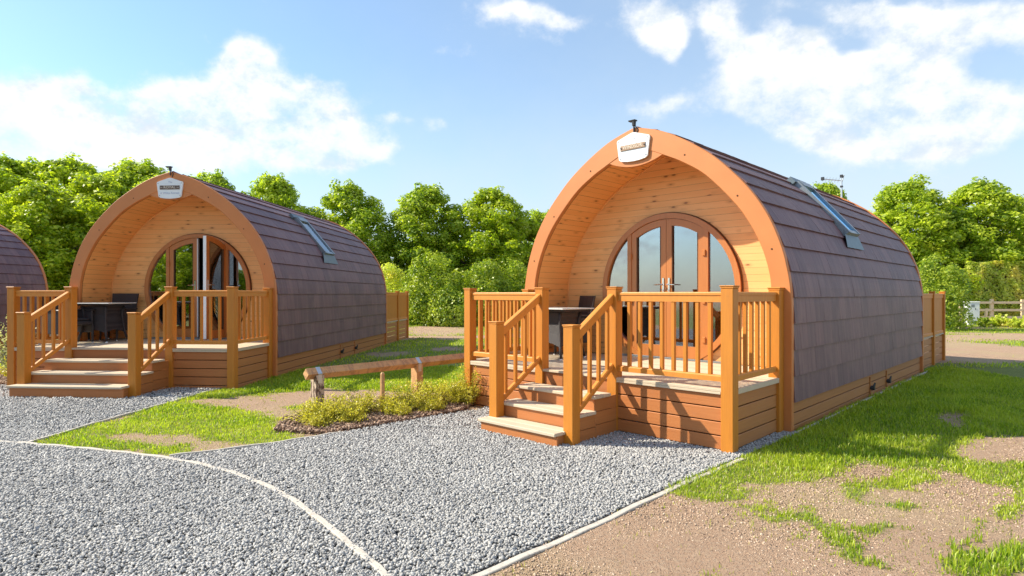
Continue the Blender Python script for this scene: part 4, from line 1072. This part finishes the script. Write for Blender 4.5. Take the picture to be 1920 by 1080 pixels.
def hgt_at(py, d): return CH+(Y0-py)/F*d
spec = [ # px, top py, depth, kind, label, radius factor
    (-70, 300, 31, 'c', 'tall bright tree cut off by the left edge of the photo', 1.15), (20, 297, 30, 'a', 'bright leafy tree above the far left pod roof', 1.0), (70, 345, 26, 'c', 'lower lime-leaved tree in front of the left tree group', 1.0), (128, 298, 31, 'c', 'tall lime-leaved tree in the thick group behind the left pods', 1.05),
    (190, 330, 28, 'c', 'broad yellow-green tree left of the open-door pod arch', 1.0), (262, 306, 31, 'a', 'tree with a thin broken crown just left of the middle pod crest', .95), (310, 335, 29, 'c', 'bright tree hidden behind the crest of the middle pod', 1.0), (228, 318, 30, 'c', 'lime tree directly left of the middle pod crest, lower than its neighbour', .95), (352, 332, 32, 'a', 'small tree just right of the middle pod crest lamp', .8), (402, 325, 36, 'b', 'small pointed tree top right of the middle pod sign', .62),
    (512, 329, 37, 'b', 'round-topped tree above the ridge of the middle pod', .80), (655, 350, 38, 'a', 'tree rising behind the rear end of the middle pod', .92), (800, 350, 38, 'b', 'pointed tree midway between the two near pods', .92), (925, 355, 38, 'c', 'wide tree just left of the nearest pod arch', .95),
    (1015, 400, 40, 'a', 'tree half hidden behind the left edge of the nearest arch', .9), (1548, 347, 40, 'b', 'small tree top peeping over the ridge beside the skylight', .8), (1700, 343, 36, 'a', 'bushy tree right of the nearest pod roof', 1.0), (1832, 341, 36, 'b', 'tall bushy tree above the trimmed hedge on the right', 1.0),
    (1925, 372, 37, 'a', 'tree cut off by the right edge of the photo', .95), (1120, 420, 42, 'b', 'low tree crown behind the nearest pod front', .9)]
for i, (px, ty_, d, kd, lb, sr) in enumerate(spec):
    x, y = at(px, d); s = hgt_at(ty_-6, d)/7.6; tree(kd, x, y, s, i*1.37, lb, 'trees beyond the hedge', sr*1.28)

for i, (x, y, kd) in enumerate(((-32, -10, 'a'), (-27.5, -12, 'c'), (-23.5, -10.5, 'b'), (-36.5, -12, 'b'), (-19.5, -13, 'c'))):
    tree(kd, x, y, .72, i*2.1, ['tree at the far left', 'wide lime tree', 'low tree left', 'pointed tree', 'bright tree'][i]+' of the mirrored row facing the pods', 'trees mirrored in the door glass', 1.35)
def bush(px, d, topy, rx, label, leaf='leaf_laurel', size=.12, per=900, name='laurel_bush', cat='bush', group='rounded bushes', ry=None, basez=0., seed=0):
    x, y = at(px, d); h = hgt_at(topy, d); q = random.Random(seed+px); r = rx/F*d; B = []
    nb = 60
    for i in range(nb):
        a = q.uniform(0, 6.28); t_ = q.random(); z = h*(.02+.86*t_); env = r*math.sqrt(max(0, 1-(max(t_-.30, 0)/.74)**2)); rr_ = env*q.uniform(.55, .86); cr = q.uniform(.22, .40)*h/3
        B.append((rr_*math.cos(a), rr_*math.sin(a)*.9, z, cr, cr))
    B.append((0, 0, h*.40, r*.84, h*.54)); B.append((0, 0, h*.2, r*.86, h*.3))
    root = empty(name, (x, y, 0), 0, label, cat, group)
    obj('foliage', shell_leaves(B, per, size, leaf, 'foliage', .3, .5, 0.01), root)
    MB().tube([(0, 0, -.1), (.05, 0, h*.25), (0, 0, h*.5)], [.07, .06, .02], 6).build('stem', 'trunk', root)
bush(805, 31, 467, 62, 'big rounded laurel bush midway between the near pods')
bush(905, 31.5, 480, 50, 'rounded laurel bush left of the nearest veranda')
bush(962, 32, 482, 45, 'rounded laurel bush touching the left of the nearest arch')
bush(1010, 33, 500, 45, 'laurel bush mostly hidden behind the nearest arch')
bush(728, 32, 488, 48, 'pale rust-tinged bush beside the rear deck of the middle pod', 'leaf_hedge')
bush(1758, 27, 476, 62, 'large laurel bush just right of the rear of the nearest pod')
bush(850, 30, 540, 60, 'low dark laurel bush at the foot of the hedge row')
bush(940, 30, 545, 55, 'low laurel bush behind the nearest veranda railing')
bush(1720, 29, 500, 40, 'laurel bush partly hidden by the rear fascia of the nearest pod')

def hedge(px0, px1, d0, d1, topy, thick, label, seed, leaf='leaf_hedge', basez=0.):
    x0, y0 = at(px0, d0); x1, y1 = at(px1, d1); h = hgt_at(topy, (d0+d1)/2); L = math.hypot(x1-x0, y1-y0); dx, dy = (x1-x0)/L, (y1-y0)/L
    n = int(L*2600); s = rng.uniform(0, L, n); f = rng.random(n)
    topm = f < .30; bump = (fbm(s*1.1+seed, s*0+seed)-.5)*.35
    off = np.where(topm, rng.uniform(-thick/2, thick/2, n), -thick/2+rng.random(n)**2*.25+(fbm(s*1.6+seed, rng.random(n)*0+seed)-.5)*.25)
    z = np.where(topm, h-.12*rng.random(n)**2, rng.random(n)*h)+bump*np.where(topm, 1, .3)
    off2 = off+(fbm(s*2+seed, z*2)-.5)*.35*(~topm)
    c = np.stack([s*dx-dy*off2*-1*-1, s*dy+dx*off2, z], 1)
    nn_ = np.where(topm[:, None], np.array([[0, 0, 1.]]), np.array([[dy, -dx, .75]]))+rng.normal(0, .55, (n, 3))
    V, fq = leaf_quads(c, nn_, .15); root = empty('hedge', (x0, y0, 0), 0, label, 'hedge')
    obj('foliage', npmesh('foliage', V, fq, leaf, 4), root)
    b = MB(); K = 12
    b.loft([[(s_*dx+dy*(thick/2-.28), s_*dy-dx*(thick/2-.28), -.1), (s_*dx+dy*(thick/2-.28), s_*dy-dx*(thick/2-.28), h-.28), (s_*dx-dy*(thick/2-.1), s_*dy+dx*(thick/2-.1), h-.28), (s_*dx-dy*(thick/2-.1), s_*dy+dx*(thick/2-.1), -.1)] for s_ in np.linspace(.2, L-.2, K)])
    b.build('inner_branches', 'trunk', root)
hedge(1795, 2150, 33.5, 33, 493, 1.6, 'long trimmed yellow-green hedge behind the pale fence', 4)
hedge(-220, 175, 27, 28, 487, 1.4, 'trimmed yellow-green hedge between the two left pods', 9)
hedge(300, 1250, 36, 36, 505, 1.4, 'dark tall hedge line in the gap behind the bushes', 17, 'leaf_laurel')

# golden shrubs by the knee rail
def golden(x, y, h, r, label, leaf='leaf_gold', group='golden shrubs under the knee rail', seed=0, name='golden_shrub', size=.028):
    q = np.random.default_rng(int(seed)+5); root = empty(name, (x, y, 0), 0, label, 'shrub', group)
    st = MB(); cs = []; ns = []
    for i in range(46):
        a = q.uniform(0, 6.28); L = r*q.uniform(.30, 1.15); hh = 1.2*h*q.uniform(.45, 1.12)*(1-.35*(L/r)**2)
        pts = [np.array([0, 0, 0.]), np.array([math.cos(a)*L*.55, math.sin(a)*L*.55, hh*.6]), np.array([math.cos(a)*L, math.sin(a)*L, hh])]
        st.tube(pts, [.005, .0035, .0015], 4)
        for k in range(70):
            t_ = q.uniform(.18, 1.03); p = pts[0]*(1-t_)**2+2*pts[1]*t_*(1-t_)+pts[2]*t_*t_ if t_ <= 1 else pts[2]
            cs.append(p+q.normal(0, .022, 3)); ns.append(q.normal(0, 1, 3)+np.array([0, 0, .8]))
    V, f = leaf_quads(np.array(cs), np.array(ns), size, .5); obj('foliage', npmesh('foliage', V, f, leaf, 4), root)
    st.build('stems', 'trunk', root)
gl = [(-2.32, 7.22, .18, .2, 'low golden sprig at the front left of the bark mulch'), (-1.98, 7.42, .17, .2, 'low golden sprig in the mulch before the shrub left of the stake'), (-1.45, 7.85, .17, .2, 'low golden sprig on the mulch right of the stake'), (-1.12, 8.12, .18, .2, 'low golden sprig nearest the gravel below the second rail post'),
      (-2.50, 7.42, .26, .30, 'golden shrub at the left end, before the pale bark post'), (-2.22, 7.50, .30, .28, 'golden shrub just right of the first rail post'), (-1.98, 7.85, .30, .30, 'golden shrub left of the wooden stake'),
      (-1.60, 7.98, .22, .2, 'small green-gold shrub at the foot of the stake'), (-1.42, 8.25, .36, .34, 'tall golden shrub right of the wooden stake'), (-1.08, 8.50, .36, .32, 'golden shrub in front of the second rail post'),
      (-.80, 8.72, .30, .26, 'golden shrub second from the nearest veranda'), (-.62, 8.60, .46, .26, 'upright golden shrub against the corner post of the nearest veranda')]
for i, (x, y, h, r, lb) in enumerate(gl): golden(x, y, h, r, lb, seed=i)
golden(-8.98, 10.95, .95, .34, 'tall white-variegated shrub at the left edge beside the veranda corner', 'leaf_pale', 'shrubs beside the left veranda', 40, 'variegated_shrub', .05)
golden(-8.75, 10.75, .5, .3, 'low golden shrub at the left edge below the variegated shrub', 'leaf_gold', 'shrubs beside the left veranda', 41, size=.04)
for i, (px, py, h, r, lb) in enumerate(((1868, 612, .5, .55, 'golden shrub at the foot of the pale fence behind the leaning stake'), (1905, 614, .45, .6, 'golden shrub by the fence at the right edge'), (1836, 612, .35, .35, 'small green shrub beside the white cabinet'))):
    x, y = G(px, py); golden(x, y-.3, h, r, lb, 'leaf_hedge' if i < 2 else 'leaf_laurel', 'shrubs at the foot of the fence', 60+i, size=.12)

# ------------------------------------------------------------------ fence, cabinet
fy = 32.2
fr = empty('post_and_rail_fence', (at(1801, fy)[0], fy, 0), 0, 'pale three-rail timber fence before the trimmed hedge', 'fence')
for i in range(8): MB().box(-.09+1.66*i, .09+1.66*i, -.05, .05, -.1, 1.30+.03*(i % 2), .01).build('post', 'fence_wood', fr)
for z in (.35, .74, 1.14):
    b = MB()
    for i in range(7): b.box(.09+1.66*i-.06, 1.66*i+1.57+.06, -.10, -.055, z-.06, z+.06, .006)
    b.build('rail', 'fence_wood', fr)
cbx, cby = at(1822, 31)
cb = empty('utility_cabinet', (cbx, cby, 0), R(-12), 'white plastic utility cabinet standing before the pale fence', 'cabinet')
MB().box(-.27, .27, -.2, .2, 0, 1.16, .02).build('cabinet_body', 'white_plastic', cb)
MB().box(-.29, .29, -.22, .22, 1.161, 1.21, .02).build('lid', 'white_plastic', cb)
MB().box(-.12, .04, -.204, -.2005, .92, 1.06, .001).build('warning_label', 'alu', cb)
MB().box(.06, .09, -.21, -.2005, .78, .88, .002).build('handle', 'black_plastic', cb)
lx, ly = at(1846, 31)
ls = empty('leaning_stake', (lx, ly, 0), 0, 'pale timber stake leaning beside the white cabinet', 'stake')
MB().loft([[(a-.06, -.04, 0), (a+.06, -.04, 0), (a+.06, .04, 0), (a-.06, .04, 0)] for a in (0,)]+[[(.12-.06, -.04, .85), (.12+.06, -.04, .85), (.12+.06, .04, .85), (.12-.06, .04, .85)]]).build('shaft', 'fence_wood', ls)
